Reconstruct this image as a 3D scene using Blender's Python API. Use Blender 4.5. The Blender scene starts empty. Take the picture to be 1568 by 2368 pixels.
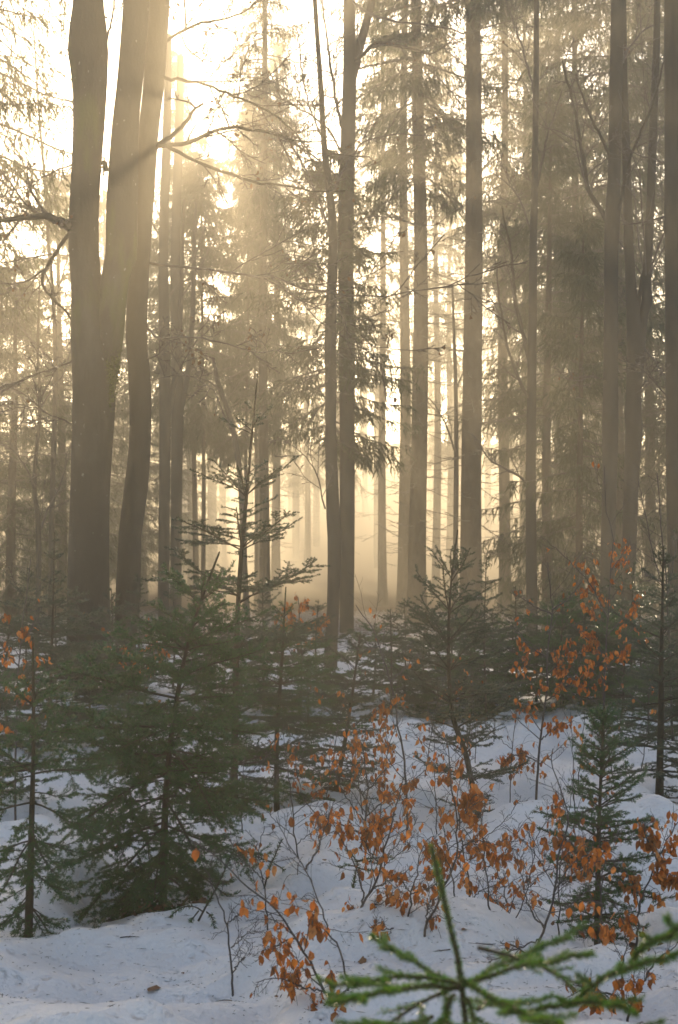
import bpy, math
import numpy as np
from mathutils import Vector

C = bpy.context.scene.collection
R = math.radians
F, CX, HZ, CH = 3288.0, 784.0, 1300.0, 1.6      # lens in picture units, centre column, eye level row, eye height


def P(px, py, d):
    return np.array(((px - CX) / F * d, d, CH - (py - HZ) / F * d))


def DG(py):
    return F * CH / (py - HZ)


# ------------------------------------------------------------------ noise / ground height
def _hash(ix, iy, s):
    n = (ix * 374761393 + iy * 668265263 + s * 974711) & 0xFFFFFFFF
    n = ((n ^ (n >> 13)) * 1274126177) & 0xFFFFFFFF
    return ((n ^ (n >> 16)) & 0xFFFF) / 65535.0


def vnoise(x, y, s=0):
    x = np.asarray(x, float); y = np.asarray(y, float)
    ix = np.floor(x).astype(np.int64); iy = np.floor(y).astype(np.int64)
    fx = x - ix; fy = y - iy
    fx = fx * fx * fx * (fx * (fx * 6 - 15) + 10); fy = fy * fy * fy * (fy * (fy * 6 - 15) + 10)
    a = _hash(ix, iy, s); b = _hash(ix + 1, iy, s); c = _hash(ix, iy + 1, s); d = _hash(ix + 1, iy + 1, s)
    return (a + (b - a) * fx) * (1 - fy) + (c + (d - c) * fx) * fy - 0.5


WELLS = []      # x, y, radius, depth   (hollows melted round stems; negative depth = mound)


def ground(x, y):
    x = np.asarray(x, float); y = np.asarray(y, float)
    near = np.clip((40 - y) / 25, 0, 1)
    h = 0.30 * vnoise(x * 0.13 + 3.1, y * 0.13 + 1.7, 1) + near * (
        0.20 * vnoise(x * 0.62, y * 0.62, 2) + 0.20 * vnoise(x * 1.5 + .3, y * 1.5, 3) + 0.20 * (np.abs(vnoise(x * 2.1 + 5, y * 2.4, 8)) - .17)
        + 0.12 * vnoise(x * 2.7, y * 2.7, 4) + 0.055 * vnoise(x * 6.5, y * 7.5, 5))
    # softly rippled, wind and drip pitted surface
    h = h + near * (0.026 * np.abs(vnoise(x * 9, y * 15, 6)) + 0.012 * vnoise(x * 17, y * 22, 7))
    h = h - 0.30 * vnoise(3.1, 1.7 + 6 * 0.13, 1) + 13 * np.clip((y - 75) / 95, 0, 1.15) ** 2
    for (wx, wy, wr, wd) in WELLS:
        q = ((x - wx) ** 2 + (y - wy) ** 2) / (wr * wr)
        h = h - wd * np.exp(-q * q * 0.8)
    return h


def gz(x, y):
    return float(ground(np.array([x]), np.array([y]))[0])


def base_at(px, py, d=None):
    d = d or DG(py)
    p = P(px, py, d)
    p[2] = gz(p[0], p[1]) - 0.02
    return p


# ------------------------------------------------------------------ objects
def tag(o, label=None, cat=None, group=None, kind=None):
    if label: o['label'] = label
    if cat: o['category'] = cat
    if group: o['group'] = group
    if kind: o['kind'] = kind
    return o


def thing(name, label, cat, loc, group=None):
    o = bpy.data.objects.new(name, None); C.objects.link(o)
    o.empty_display_size = 0.2
    o.location = Vector(loc)
    return tag(o, label, cat, group)


def copy_tree(o, loc, rz=0, sc=(1, 1, 1), label=None, group=None):
    c = o.copy(); C.objects.link(c)
    c.location = Vector(loc); c.rotation_euler = (0, 0, rz); c.scale = sc
    if label: c['label'] = label
    if group: c['group'] = group
    for ch in o.children:
        k = ch.copy(); C.objects.link(k); k.parent = c
    return c


class MB:
    def __init__(self, origin=(0, 0, 0)):
        self.v = []; self.f = []; self.m = []; self.s = []; self.n = 0
        self.o = np.array(origin, float)

    def add(self, v, f, mat=0, smooth=True):
        if len(f) == 0: return
        v = np.asarray(v, float).reshape(-1, 3); f = np.asarray(f, np.int64).reshape(-1, 3)
        self.v.append(v); self.f.append(f + self.n); self.n += len(v)
        self.m.append(np.full(len(f), mat, np.int32)); self.s.append(np.full(len(f), smooth, bool))

    def tubes(self, Pt, Rd, sides=6, mat=0, lump=0.0, rng=None, cap=True):
        """Pt (B,K,3), Rd (B,K)"""
        Pt = np.asarray(Pt, float); Rd = np.asarray(Rd, float)
        if Pt.ndim == 2: Pt = Pt[None]; Rd = Rd[None]
        B, K, _ = Pt.shape
        if B == 0: return
        T = np.gradient(Pt, axis=1); T /= np.linalg.norm(T, axis=2, keepdims=True) + 1e-9
        mean = Pt[:, -1] - Pt[:, 0]; mean /= np.linalg.norm(mean, axis=1, keepdims=True) + 1e-9
        ref = np.where(np.abs(mean[:, 2:3]) > 0.75, np.array([[0., 1, 0]]), np.array([[0., 0, 1]]))[:, None, :]
        U = np.cross(np.broadcast_to(ref, T.shape), T); U /= np.linalg.norm(U, axis=2, keepdims=True) + 1e-9
        V = np.cross(T, U)
        a = np.arange(sides) * 2 * np.pi / sides
        rr = Rd[:, :, None] * np.ones(sides)
        if lump and rng is not None:
            ph = rng.uniform(0, 6.28, (B, 1, 3)); z = np.linspace(0, 1, K)[None, :, None] * rng.uniform(8, 14, (B, 1, 1))
            rr = rr * (1 + lump * (np.sin(2 * a + ph[..., :1] + z) + .6 * np.sin(3 * a + ph[..., 1:2] - 1.7 * z) + .7 * np.sin(z * 2.1 + ph[..., 2:3])))
        ring = Pt[:, :, None, :] + rr[..., None] * (np.cos(a)[:, None] * U[:, :, None, :] + np.sin(a)[:, None] * V[:, :, None, :])
        v = ring.reshape(-1, 3)
        k = np.arange(K - 1)[:, None]; j = np.arange(sides)[None, :]; j2 = (j + 1) % sides
        q = np.stack([k * sides + j, k * sides + j2, (k + 1) * sides + j2, (k + 1) * sides + j], -1).reshape(-1, 4)
        f = np.concatenate([q[:, [0, 1, 2]], q[:, [0, 2, 3]]])
        if cap and sides > 3:
            e = (K - 1) * sides
            f = np.concatenate([f, np.stack([np.full(sides - 2, e), e + np.arange(1, sides - 1), e + np.arange(2, sides)], -1)])
        f = (f[None] + (np.arange(B) * K * sides)[:, None, None]).reshape(-1, 3)
        self.add(v, f, mat, True)

    def build(self, name, mats, parent=None, kind=None):
        me = bpy.data.meshes.new(name)
        if self.n:
            v = (np.concatenate(self.v) - self.o).astype(np.float32); f = np.concatenate(self.f).astype(np.int32)
            me.vertices.add(len(v)); me.vertices.foreach_set('co', v.ravel())
            me.loops.add(f.size); me.loops.foreach_set('vertex_index', f.ravel())
            me.polygons.add(len(f))
            me.polygons.foreach_set('loop_start', np.arange(0, f.size, 3, dtype=np.int32))
            me.polygons.foreach_set('material_index', np.concatenate(self.m))
            me.polygons.foreach_set('use_smooth', np.concatenate(self.s))
        for m in (mats if isinstance(mats, (list, tuple)) else [mats]): me.materials.append(m)
        me.update(calc_edges=True); me.validate()
        o = bpy.data.objects.new(name, me); C.objects.link(o)
        if parent is not None: o.parent = parent
        else: o.location = Vector(self.o)
        if kind: o['kind'] = kind
        return o


def spl(pts, n):
    """Catmull-Rom through pts, n samples evenly spaced by length"""
    p = np.asarray(pts, float)
    if len(p) == 2: return p[0] + (p[1] - p[0]) * np.linspace(0, 1, n)[:, None]
    q = np.vstack([2 * p[0] - p[1], p, 2 * p[-1] - p[-2]])
    out = []
    for i in range(1, len(q) - 2):
        t = np.linspace(0, 1, 12, endpoint=False)[:, None]
        a, b, c, d = q[i - 1], q[i], q[i + 1], q[i + 2]
        out.append(0.5 * (2 * b + (c - a) * t + (2 * a - 5 * b + 4 * c - d) * t ** 2 + (3 * b - a - 3 * c + d) * t ** 3))
    out = np.vstack(out + [p[-1:]])
    s = np.concatenate([[0], np.cumsum(np.linalg.norm(np.diff(out, axis=0), axis=1))])
    u = np.linspace(0, s[-1], n)
    return np.stack([np.interp(u, s, out[:, k]) for k in range(out.shape[1])], -1)


def nrm(a):
    return a / (np.linalg.norm(a, axis=-1, keepdims=True) + 1e-9)


def sample(Pt, t):
    """Pt (B,K,3), t (B,n) -> position, tangent"""
    B, K, _ = Pt.shape
    u = np.clip(t, 0, 0.9999) * (K - 1); i = u.astype(int); f = (u - i)[..., None]
    b = np.arange(B)[:, None]
    p0 = Pt[b, i]; p1 = Pt[b, i + 1]
    return p0 + (p1 - p0) * f, nrm(p1 - p0)


def plen(Pt):
    return np.linalg.norm(np.diff(Pt, axis=1), axis=2).sum(1)


def kids(rng, Pt, Rd, n, t0, t1, lenf, ang, up=0.0, wig=0.15, K=5, planar=0.7, rf=0.5, taper=0.35, shrink=0.6, lmin=0.0, lmax=9e9, alt=True):
    B = len(Pt)
    t = t0 + (t1 - t0) * (np.arange(n)[None] + rng.uniform(0, 1, (B, n))) / n
    p, tan = sample(Pt, t)
    Kp = Pt.shape[1]
    r = np.take_along_axis(Rd, np.clip((t * (Kp - 1)).astype(int), 0, Kp - 1), 1)
    side = np.where((np.arange(n)[None] + rng.integers(0, 2, (B, 1))) % 2 == 0, 1., -1.) if alt else np.where(rng.random((B, n)) < .5, 1., -1.)
    h = np.cross(tan, np.array([0, 0, 1.])); h = nrm(h + 1e-4 * rng.normal(size=h.shape))
    rnd = rng.normal(size=tan.shape); rnd = nrm(rnd - (rnd * tan).sum(-1, keepdims=True) * tan)
    perp = nrm(planar * h * side[..., None] + (1 - planar) * rnd)
    a = ang * rng.uniform(0.75, 1.25, (B, n))[..., None]
    d = np.cos(a) * tan + np.sin(a) * perp
    L = np.clip(plen(Pt)[:, None] * lenf * (1 - shrink * t) * rng.uniform(.55, 1.25, (B, n)), lmin, lmax)
    M = B * n
    d = d.reshape(M, 3); p = p.reshape(M, 3); L = L.reshape(M); r = r.reshape(M) * rf
    pts = [p]
    for k in range(K - 1):
        p = p + d * (L / (K - 1))[:, None]; pts.append(p)
        d = nrm(d + wig * rng.normal(size=d.shape) + np.array([0, 0, up]))
    return np.stack(pts, 1), r[:, None] * np.linspace(1, taper, K)[None]


def needles(mb, rng, Pt, per_m, ln, w, mat=1, flat=0.3, ang=R(52), droop=0.0, tipn=True):
    """needles as slim blades round each twig"""
    L = plen(Pt); n = np.maximum(3, (L * per_m).astype(int))
    idx = np.repeat(np.arange(len(Pt)), n)
    t = rng.uniform(0.02, 1.0, len(idx))
    K = Pt.shape[1]; u = np.clip(t, 0, .9999) * (K - 1); i = u.astype(int); f = (u - i)[:, None]
    p = Pt[idx, i] * (1 - f) + Pt[idx, i + 1] * f; tan = nrm(Pt[idx, i + 1] - Pt[idx, i])
    h = nrm(np.cross(tan, np.array([0, 0, 1.])) + 1e-4); v = np.cross(h, tan)
    a = rng.uniform(0, 2 * np.pi, len(idx))
    rad = np.cos(a)[:, None] * h + np.sin(a)[:, None] * v * (1 - flat)
    rad = nrm(rad + v * 0.15 * np.sign(v[:, 2:3]))
    g = (ang * rng.uniform(.7, 1.2, len(idx)))[:, None]
    d = nrm(np.cos(g) * tan + np.sin(g) * rad - np.array([0, 0, droop]))
    ll = (ln * rng.uniform(.65, 1.15, len(idx)) * np.where(t > .93, .8, 1))[:, None]
    s = nrm(np.cross(d, rng.normal(size=d.shape)))
    q0 = p + d * ll * .45 + s * w * .5; q1 = p + d * ll * .45 - s * w * .5
    tip = p + d * ll
    vv = np.stack([p, q0, tip, q1], 1).reshape(-1, 3)
    b = np.arange(len(idx))[:, None] * 4
    ff = np.concatenate([b + np.array([[0, 1, 2]]), b + np.array([[0, 2, 3]])])
    mb.add(vv, ff, mat, False)


LEAF = np.array([(0, 0, 0), (.28, .27, .05), (.28, 0, -.02), (.28, -.27, .05), (.62, .25, .06), (.62, 0, -.03), (.62, -.25, .05), (.85, .11, 0), (.85, 0, -.05), (.85, -.11, 0), (1, 0, -.12)])
LEAFF = np.array([(0, 2, 1), (0, 3, 2), (1, 2, 5), (1, 5, 4), (2, 3, 6), (2, 6, 5), (4, 5, 8), (4, 8, 7), (5, 6, 9), (5, 9, 8), (7, 8, 10), (8, 9, 10)])


def leaves(mb, rng, pos, size, mat=0, hang=0.8, dirs=None, flat=False):
    n = len(pos)
    if n == 0: return
    d = rng.normal(size=(n, 3)) * np.array([1, 1, .5])
    if dirs is not None: d = d * .6 + dirs
    d = nrm(d) * (1 - hang) + np.array([0, 0, -1.0]) * hang + rng.normal(size=(n, 3)) * .18
    if flat: d = d * np.array([1, 1, 0.08])
    d = nrm(d)
    ref = rng.normal(size=(n, 3))
    if flat: ref = ref * np.array([.12, .12, 0]) + np.array([0, 0, 1.])
    w = nrm(np.cross(d, ref)); z = np.cross(d, w)
    L = size * rng.uniform(.5, 1.2, n)[:, None, None]
    fold = rng.uniform(-1.5, 4.0, n)[:, None, None] * (.35 if flat else 1); wid = rng.uniform(.75, 1.15, n)[:, None, None]
    curl = rng.uniform(-.5, .9, n)[:, None, None]
    x = LEAF[None, :, 0:1]; y = LEAF[None, :, 1:2] * (1 + .06 * rng.normal(size=(n, len(LEAF), 1)))
    zz = LEAF[None, :, 2:3] * fold + curl * (x - .5) ** 2 * .5 + .03 * rng.normal(size=(n, len(LEAF), 1))
    v = pos[:, None, :] + L * (x * d[:, None] + y * wid * w[:, None] + zz * z[:, None])
    f = (LEAFF[None] + (np.arange(n) * len(LEAF))[:, None, None]).reshape(-1, 3)
    mb.add(v.reshape(-1, 3), f, mat, True)


def strands(mb, rng, p, d, L, w, mat=0, nseg=4):
    """ragged hanging sprays: overlapping pointed blades along a short sagging line"""
    n = len(p)
    s = nrm(np.cross(d, rng.normal(size=(n, 3))))
    L = L[:, None]
    out = []
    cur = p.copy(); dd = d.copy()
    for j in range(nseg):
        nxt = cur + dd * L / nseg
        sj = nrm(s + .7 * rng.normal(size=(n, 3)))
        ww = w * (1 - .6 * j / nseg) * rng.uniform(.6, 1.4, n)[:, None]
        out += [cur + sj * ww, cur - sj * ww, nxt + dd * L / nseg * .7 + sj * ww * rng.uniform(-1.2, 1.2, n)[:, None]]
        dd = nrm(dd + .22 * rng.normal(size=(n, 3)) + np.array([0, 0, -.22])); cur = nxt
    v = np.stack(out, 1).reshape(-1, 3)
    mb.add(v, np.arange(len(v)).reshape(-1, 3), mat, False)


# ------------------------------------------------------------------ materials
def mat(name, base, rough=0.8, spec=0.3, var=None, noise=None, bump=None, trans=None, sub=0):
    """var: second colour reached per separate piece; noise: (colour, scale, low, high); bump: (scale, strength, distance, stretch z); trans: colour of light let through, amount"""
    m = bpy.data.materials.new(name); m.use_nodes = True
    nt = m.node_tree; nt.nodes.clear(); N = nt.nodes.new; Lk = nt.links.new
    out = N('ShaderNodeOutputMaterial'); b = N('ShaderNodeBsdfPrincipled')
    b.inputs['Roughness'].default_value = rough; b.inputs['Specular IOR Level'].default_value = spec
    rgb = N('ShaderNodeRGB'); rgb.outputs[0].default_value = (*base, 1); col = rgb.outputs[0]
    tc = N('ShaderNodeTexCoord')
    if var:
        g = N('ShaderNodeNewGeometry'); rp = N('ShaderNodeValToRGB'); Lk(g.outputs['Random Per Island'], rp.inputs[0])
        els = [base] + list(var); rp.color_ramp.elements[0].color = (*els[0], 1); rp.color_ramp.elements[1].color = (*els[-1], 1)
        for i, c in enumerate(els[1:-1]):
            e = rp.color_ramp.elements.new((i + 1) / (len(els) - 1)); e.color = (*c, 1)
        col = rp.outputs[0]
    for (c2, sc, lo, hi, st) in (noise or []):
        mp = N('ShaderNodeMapping'); mp.inputs['Scale'].default_value = (sc, sc, sc * st); Lk(tc.outputs['Object'], mp.inputs[0])
        nz = N('ShaderNodeTexNoise'); nz.inputs['Scale'].default_value = 1; nz.inputs['Detail'].default_value = 5; Lk(mp.outputs[0], nz.inputs[0])
        mr = N('ShaderNodeMapRange'); mr.inputs[1].default_value = lo; mr.inputs[2].default_value = hi; Lk(nz.outputs[0], mr.inputs[0])
        mx = N('ShaderNodeMix'); mx.data_type = 'RGBA'; Lk(mr.outputs[0], mx.inputs[0]); Lk(col, mx.inputs[6]); mx.inputs[7].default_value = (*c2, 1)
        col = mx.outputs[2]
    Lk(col, b.inputs['Base Color'])
    if bump:
        prev = None
        for (sc, stg, dist, st) in bump:
            mp = N('ShaderNodeMapping'); mp.inputs['Scale'].default_value = (sc, sc, sc * st); Lk(tc.outputs['Object'], mp.inputs[0])
            nz = N('ShaderNodeTexNoise'); nz.inputs['Scale'].default_value = 1; nz.inputs['Detail'].default_value = 6; Lk(mp.outputs[0], nz.inputs[0])
            bp = N('ShaderNodeBump'); bp.inputs['Strength'].default_value = stg; bp.inputs['Distance'].default_value = dist
            Lk(nz.outputs[0], bp.inputs['Height'])
            if prev: Lk(prev, bp.inputs['Normal'])
            prev = bp.outputs[0]
        Lk(prev, b.inputs['Normal'])
    sh = b.outputs[0]
    if trans:
        t = N('ShaderNodeBsdfTranslucent'); tm = N('ShaderNodeMix'); tm.data_type = 'RGBA'; tm.blend_type = 'MULTIPLY'; tm.inputs[0].default_value = 1
        Lk(col, tm.inputs[6]); tm.inputs[7].default_value = (*trans[0], 1); Lk(tm.outputs[2], t.inputs[0])
        ms = N('ShaderNodeMixShader'); ms.inputs[0].default_value = trans[1]; Lk(sh, ms.inputs[1]); Lk(t.outputs[0], ms.inputs[2]); sh = ms.outputs[0]
    Lk(sh, out.inputs['Surface'])
    return m


M_BEECH = mat('beech_bark', (.040, .037, .031), .9, .1, noise=[((.075, .070, .058), 2.2, .5, .75, .5), ((.035, .045, .02), 1.1, .58, .8, .35)], bump=[(9, .5, .03, .25), (40, .4, .01, .6)])
M_BEECHMOSS = mat('mossy_beech_bark', (.040, .037, .031), .9, .1, noise=[((.075, .070, .058), 2.2, .5, .75, .5), ((.06, .085, .012), 1.6, .56, .68, .3), ((.16, .16, .14), 16, .69, .72, .8)], bump=[(9, .5, .03, .25), (40, .5, .012, .6)])
M_SPRUCEBARK = mat('spruce_bark', (.05, .038, .028), .95, .05, noise=[((.085, .07, .055), 6, .45, .7, .5)], bump=[(14, .8, .05, .5)])
M_TWIG = mat('twig_bark', (.055, .042, .034), .55, .4, noise=[((.10, .085, .07), 12, .5, .7, 1)])
M_SAPBARK = mat('sapling_bark', (.032, .027, .03), .5, .4, noise=[((.075, .068, .066), 18, .5, .75, .6)])
M_FIRBARK = mat('young_fir_bark', (.026, .022, .015), .8, .2, noise=[((.05, .045, .032), 25, .5, .7, 1)], bump=[(60, .5, .006, .6)])
M_CROWN = mat('spruce_spray', (.020, .034, .013), .55, .3, var=[(.032, .05, .018), (.045, .058, .022)], trans=((1.2, 1.5, .6), .25))
M_NEEDLE = mat('young_fir_needle', (.012, .055, .016), .24, .8, var=[(.018, .075, .02), (.03, .095, .022), (.05, .11, .026)], trans=((1.0, 1.6, .5), .2))
M_NEEDLE2 = mat('grey_fir_needle', (.022, .043, .026), .22, .9, var=[(.03, .06, .033), (.045, .07, .04)], trans=((1.0, 1.4, .6), .2))
M_NEEDLE3 = mat('bright_fir_needle', (.030, .10, .018), .3, .6, var=[(.05, .14, .022), (.09, .17, .028), (.17, .18, .035)], trans=((1.1, 1.5, .4), .3))
M_LEAF = mat('withered_beech_leaf', (.15, .056, .018), .45, .3, var=[(.36, .125, .022), (.52, .19, .03), (.46, .23, .09), (.19, .066, .02), (.46, .15, .024)],
             noise=[((.11, .045, .016), 40, .5, .72, 1)], trans=((1.7, 1.35, .8), .55))
M_OLDLEAF = mat('old_canopy_leaf', (.09, .045, .022), .6, .2, var=[(.15, .075, .035)], trans=((1.3, 1.2, .9), .4))
M_DEW = mat('water_drop', (1, 1, 1), .02, .5); M_DEW.node_tree.nodes['Principled BSDF'].inputs['Transmission Weight'].default_value = 1; M_DEW.node_tree.nodes['Principled BSDF'].inputs['IOR'].default_value = 1.33
M_LITTER = mat('fallen_leaf', (.10, .045, .022), .7, .3, var=[(.16, .075, .035), (.07, .03, .018)], noise=[((.05, .025, .015), 60, .5, .7, 1)])
M_SPECK = mat('needle_litter', (.03, .025, .018), .8, .2, var=[(.06, .045, .03)])
M_SOIL = mat('leafy_soil', (.035, .02, .013), .95, .1, var=[(.06, .03, .016)])


def snow_material():
    m = bpy.data.materials.new('old_snow'); m.use_nodes = True
    nt = m.node_tree; N = nt.nodes.new; Lk = nt.links.new
    b = nt.nodes['Principled BSDF']; b.inputs['Roughness'].default_value = .7; b.inputs['Specular IOR Level'].default_value = .2
    b.inputs['Subsurface Weight'].default_value = 0.0
    tc = N('ShaderNodeTexCoord')
    n1 = N('ShaderNodeTexNoise'); n1.inputs['Scale'].default_value = 55; n1.inputs['Detail'].default_value = 8; n1.inputs['Roughness'].default_value = .7
    n2 = N('ShaderNodeTexNoise'); n2.inputs['Scale'].default_value = 9; n2.inputs['Detail'].default_value = 4
    n3 = N('ShaderNodeTexNoise'); n3.inputs['Scale'].default_value = 1.3; n3.inputs['Detail'].default_value = 6
    for n in (n1, n2, n3): Lk(tc.outputs['Object'], n.inputs[0])
    b1 = N('ShaderNodeBump'); b1.inputs['Strength'].default_value = .8; b1.inputs['Distance'].default_value = .025; Lk(n1.outputs[0], b1.inputs['Height'])
    b2 = N('ShaderNodeBump'); b2.inputs['Strength'].default_value = .7; b2.inputs['Distance'].default_value = .08; Lk(n2.outputs[0], b2.inputs['Height']); Lk(b1.outputs[0], b2.inputs['Normal'])
    vo = N('ShaderNodeTexVoronoi'); vo.inputs['Scale'].default_value = 13; vo.inputs['Randomness'].default_value = 1; wp = N('ShaderNodeMix'); wp.data_type = 'VECTOR'; wp.inputs[0].default_value = .12
    Lk(tc.outputs['Object'], wp.inputs[4]); Lk(n2.outputs[1], wp.inputs[5]); Lk(wp.outputs[1], vo.inputs[0])
    pit = N('ShaderNodeMapRange'); pit.inputs[1].default_value = .05; pit.inputs[2].default_value = .32; pit.interpolation_type = 'SMOOTHSTEP'; Lk(vo.outputs['Distance'], pit.inputs[0])
    b3 = N('ShaderNodeBump'); b3.inputs['Strength'].default_value = .55; b3.inputs['Distance'].default_value = .03; Lk(pit.outputs[0], b3.inputs['Height']); Lk(b2.outputs[0], b3.inputs['Normal'])
    Lk(b3.outputs[0], b.inputs['Normal'])
    cr = N('ShaderNodeValToRGB'); Lk(n3.outputs[0], cr.inputs[0])
    cr.color_ramp.elements[0].position = .3; cr.color_ramp.elements[0].color = (.76, .745, .765, 1)
    cr.color_ramp.elements[1].position = .65; cr.color_ramp.elements[1].color = (.89, .875, .885, 1)
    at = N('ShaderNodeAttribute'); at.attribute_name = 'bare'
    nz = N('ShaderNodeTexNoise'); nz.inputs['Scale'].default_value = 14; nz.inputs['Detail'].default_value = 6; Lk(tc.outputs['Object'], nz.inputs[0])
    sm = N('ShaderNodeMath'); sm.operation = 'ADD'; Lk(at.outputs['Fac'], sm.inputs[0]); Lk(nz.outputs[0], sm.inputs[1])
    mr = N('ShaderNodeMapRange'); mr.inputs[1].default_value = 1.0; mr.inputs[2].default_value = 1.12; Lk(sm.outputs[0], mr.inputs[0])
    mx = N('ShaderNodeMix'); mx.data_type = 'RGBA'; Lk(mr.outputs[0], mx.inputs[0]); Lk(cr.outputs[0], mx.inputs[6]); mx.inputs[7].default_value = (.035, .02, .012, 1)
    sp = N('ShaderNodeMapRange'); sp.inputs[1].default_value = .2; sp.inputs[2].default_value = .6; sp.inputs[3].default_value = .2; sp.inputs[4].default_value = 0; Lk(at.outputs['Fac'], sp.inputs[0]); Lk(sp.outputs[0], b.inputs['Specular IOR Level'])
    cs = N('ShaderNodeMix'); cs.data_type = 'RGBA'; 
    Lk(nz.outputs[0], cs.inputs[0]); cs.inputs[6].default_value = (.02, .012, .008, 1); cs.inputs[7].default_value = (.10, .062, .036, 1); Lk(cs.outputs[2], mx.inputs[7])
    Lk(mx.outputs[2], b.inputs['Base Color'])
    return m


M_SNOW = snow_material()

# ------------------------------------------------------------------ ground
BARE = []
for (px, py, r, dp) in [(375, 2050, .42, .10), (68, 2160, .34, .08), (1380, 2118, .28, .11), (1110, 1850, .25, .06), (775, 1820, .3, .06), (1525, 1840, .3, .07),
                        (539, 2291, .07, .05), (455, 2152, .16, .05), (608, 2046, .12, .04), (985, 2160, .14, .05), (1238, 1822, .2, .06), (1440, 2150, .3, .08), (640, 1850, .5, .12),
                        (250, 1950, .2, .1), (1020, 2120, .1, .05), (720, 1960, .12, .06)]:
    p = P(px, py, DG(py)); WELLS.append((p[0], p[1], r, dp))
for (px, py, r, dp) in [(300, 1930, .22, -.10), (400, 1985, .2, -.07), (155, 2015, .2, -.09), (480, 1930, .25, -.07), (1510, 2120, .34, -.16), (1190, 2070, .17, -.07), (700, 1830, .3, -.08),
                        (1480, 1990, .3, -.1), (900, 1790, .35, -.06), (1150, 1680, .5, -.10), (1400, 1650, .4, -.14), (1340, 1660, .3, -.1), (560, 2010, .2, -.06), (100, 2230, .5, -.05), (1230, 2170, .2, -.05)]:
    p = P(px, py, DG(py)); WELLS.append((p[0], p[1], r, dp))
for (px, py, r) in [(1385, 2128, .14), (1420, 2150, .15), (250, 1965, .09), (80, 2168, .08), (380, 2075, .14), (985, 2150, .04), (720, 1965, .05), (1110, 1850, .06), (1240, 1826, .08), (775, 1825, .1), (1525, 1843, .1), (560, 1890, .14)]:
    p = P(px, py, DG(py)); BARE.append((p[0], p[1], r))

xs = np.concatenate([-np.geomspace(190, 8.2, 26), np.arange(-8, 8.01, .055), np.geomspace(8.2, 190, 26)])
ys = np.concatenate([np.linspace(-50, 2.0, 14), np.arange(2.3, 18, .042), np.geomspace(18.1, 186, 60)])
gx, gy = np.meshgrid(xs, ys)
gh = ground(gx, gy)
gr = MB((0, 0, 0))
nx, ny = len(xs), len(ys)
ii = (np.arange(ny - 1)[:, None] * nx + np.arange(nx - 1)[None]).ravel()
gr.add(np.stack([gx, gy, gh], -1).reshape(-1, 3), np.concatenate([np.stack([ii, ii + 1, ii + nx + 1], -1), np.stack([ii, ii + nx + 1, ii + nx], -1)]), 0, True)
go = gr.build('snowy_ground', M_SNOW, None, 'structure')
bare = np.zeros(gx.shape)
for (bx, by, r) in BARE: bare = np.maximum(bare, np.exp(-(((gx - bx) ** 2 + (gy - by) ** 2) / (r * r)) ** 1.5))
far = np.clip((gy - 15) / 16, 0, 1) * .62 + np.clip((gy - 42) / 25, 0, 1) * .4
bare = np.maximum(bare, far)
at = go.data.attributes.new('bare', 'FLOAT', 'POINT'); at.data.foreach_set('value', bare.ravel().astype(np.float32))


# ------------------------------------------------------------------ young firs
def drops(mb, rng, q):
    a = np.arange(6) * np.pi / 3
    t = np.vstack([[0, 0, 1]] + [np.stack([np.cos(a + k * .5) * math.cos(z), np.sin(a + k * .5) * math.cos(z), 0 * a + math.sin(z)], -1) for k, z in enumerate((.7, 0, -.7))] + [[0, 0, -1]])
    f = [(0, 1 + i, 1 + (i + 1) % 6) for i in range(6)] + [(19, 13 + (i + 1) % 6, 13 + i) for i in range(6)]
    for k in (0, 6):
        for i in range(6): u, w = 1 + k + i, 1 + k + (i + 1) % 6; f += [(u, u + 6, w), (w, u + 6, w + 6)]
    f = np.array(f); rr = rng.uniform(.0018, .0034, len(q))[:, None, None]
    mb.add((q[:, None] + t[None] * rr).reshape(-1, 3), (f[None] + (np.arange(len(q)) * 20)[:, None, None]).reshape(-1, 3), 0, True)


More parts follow.
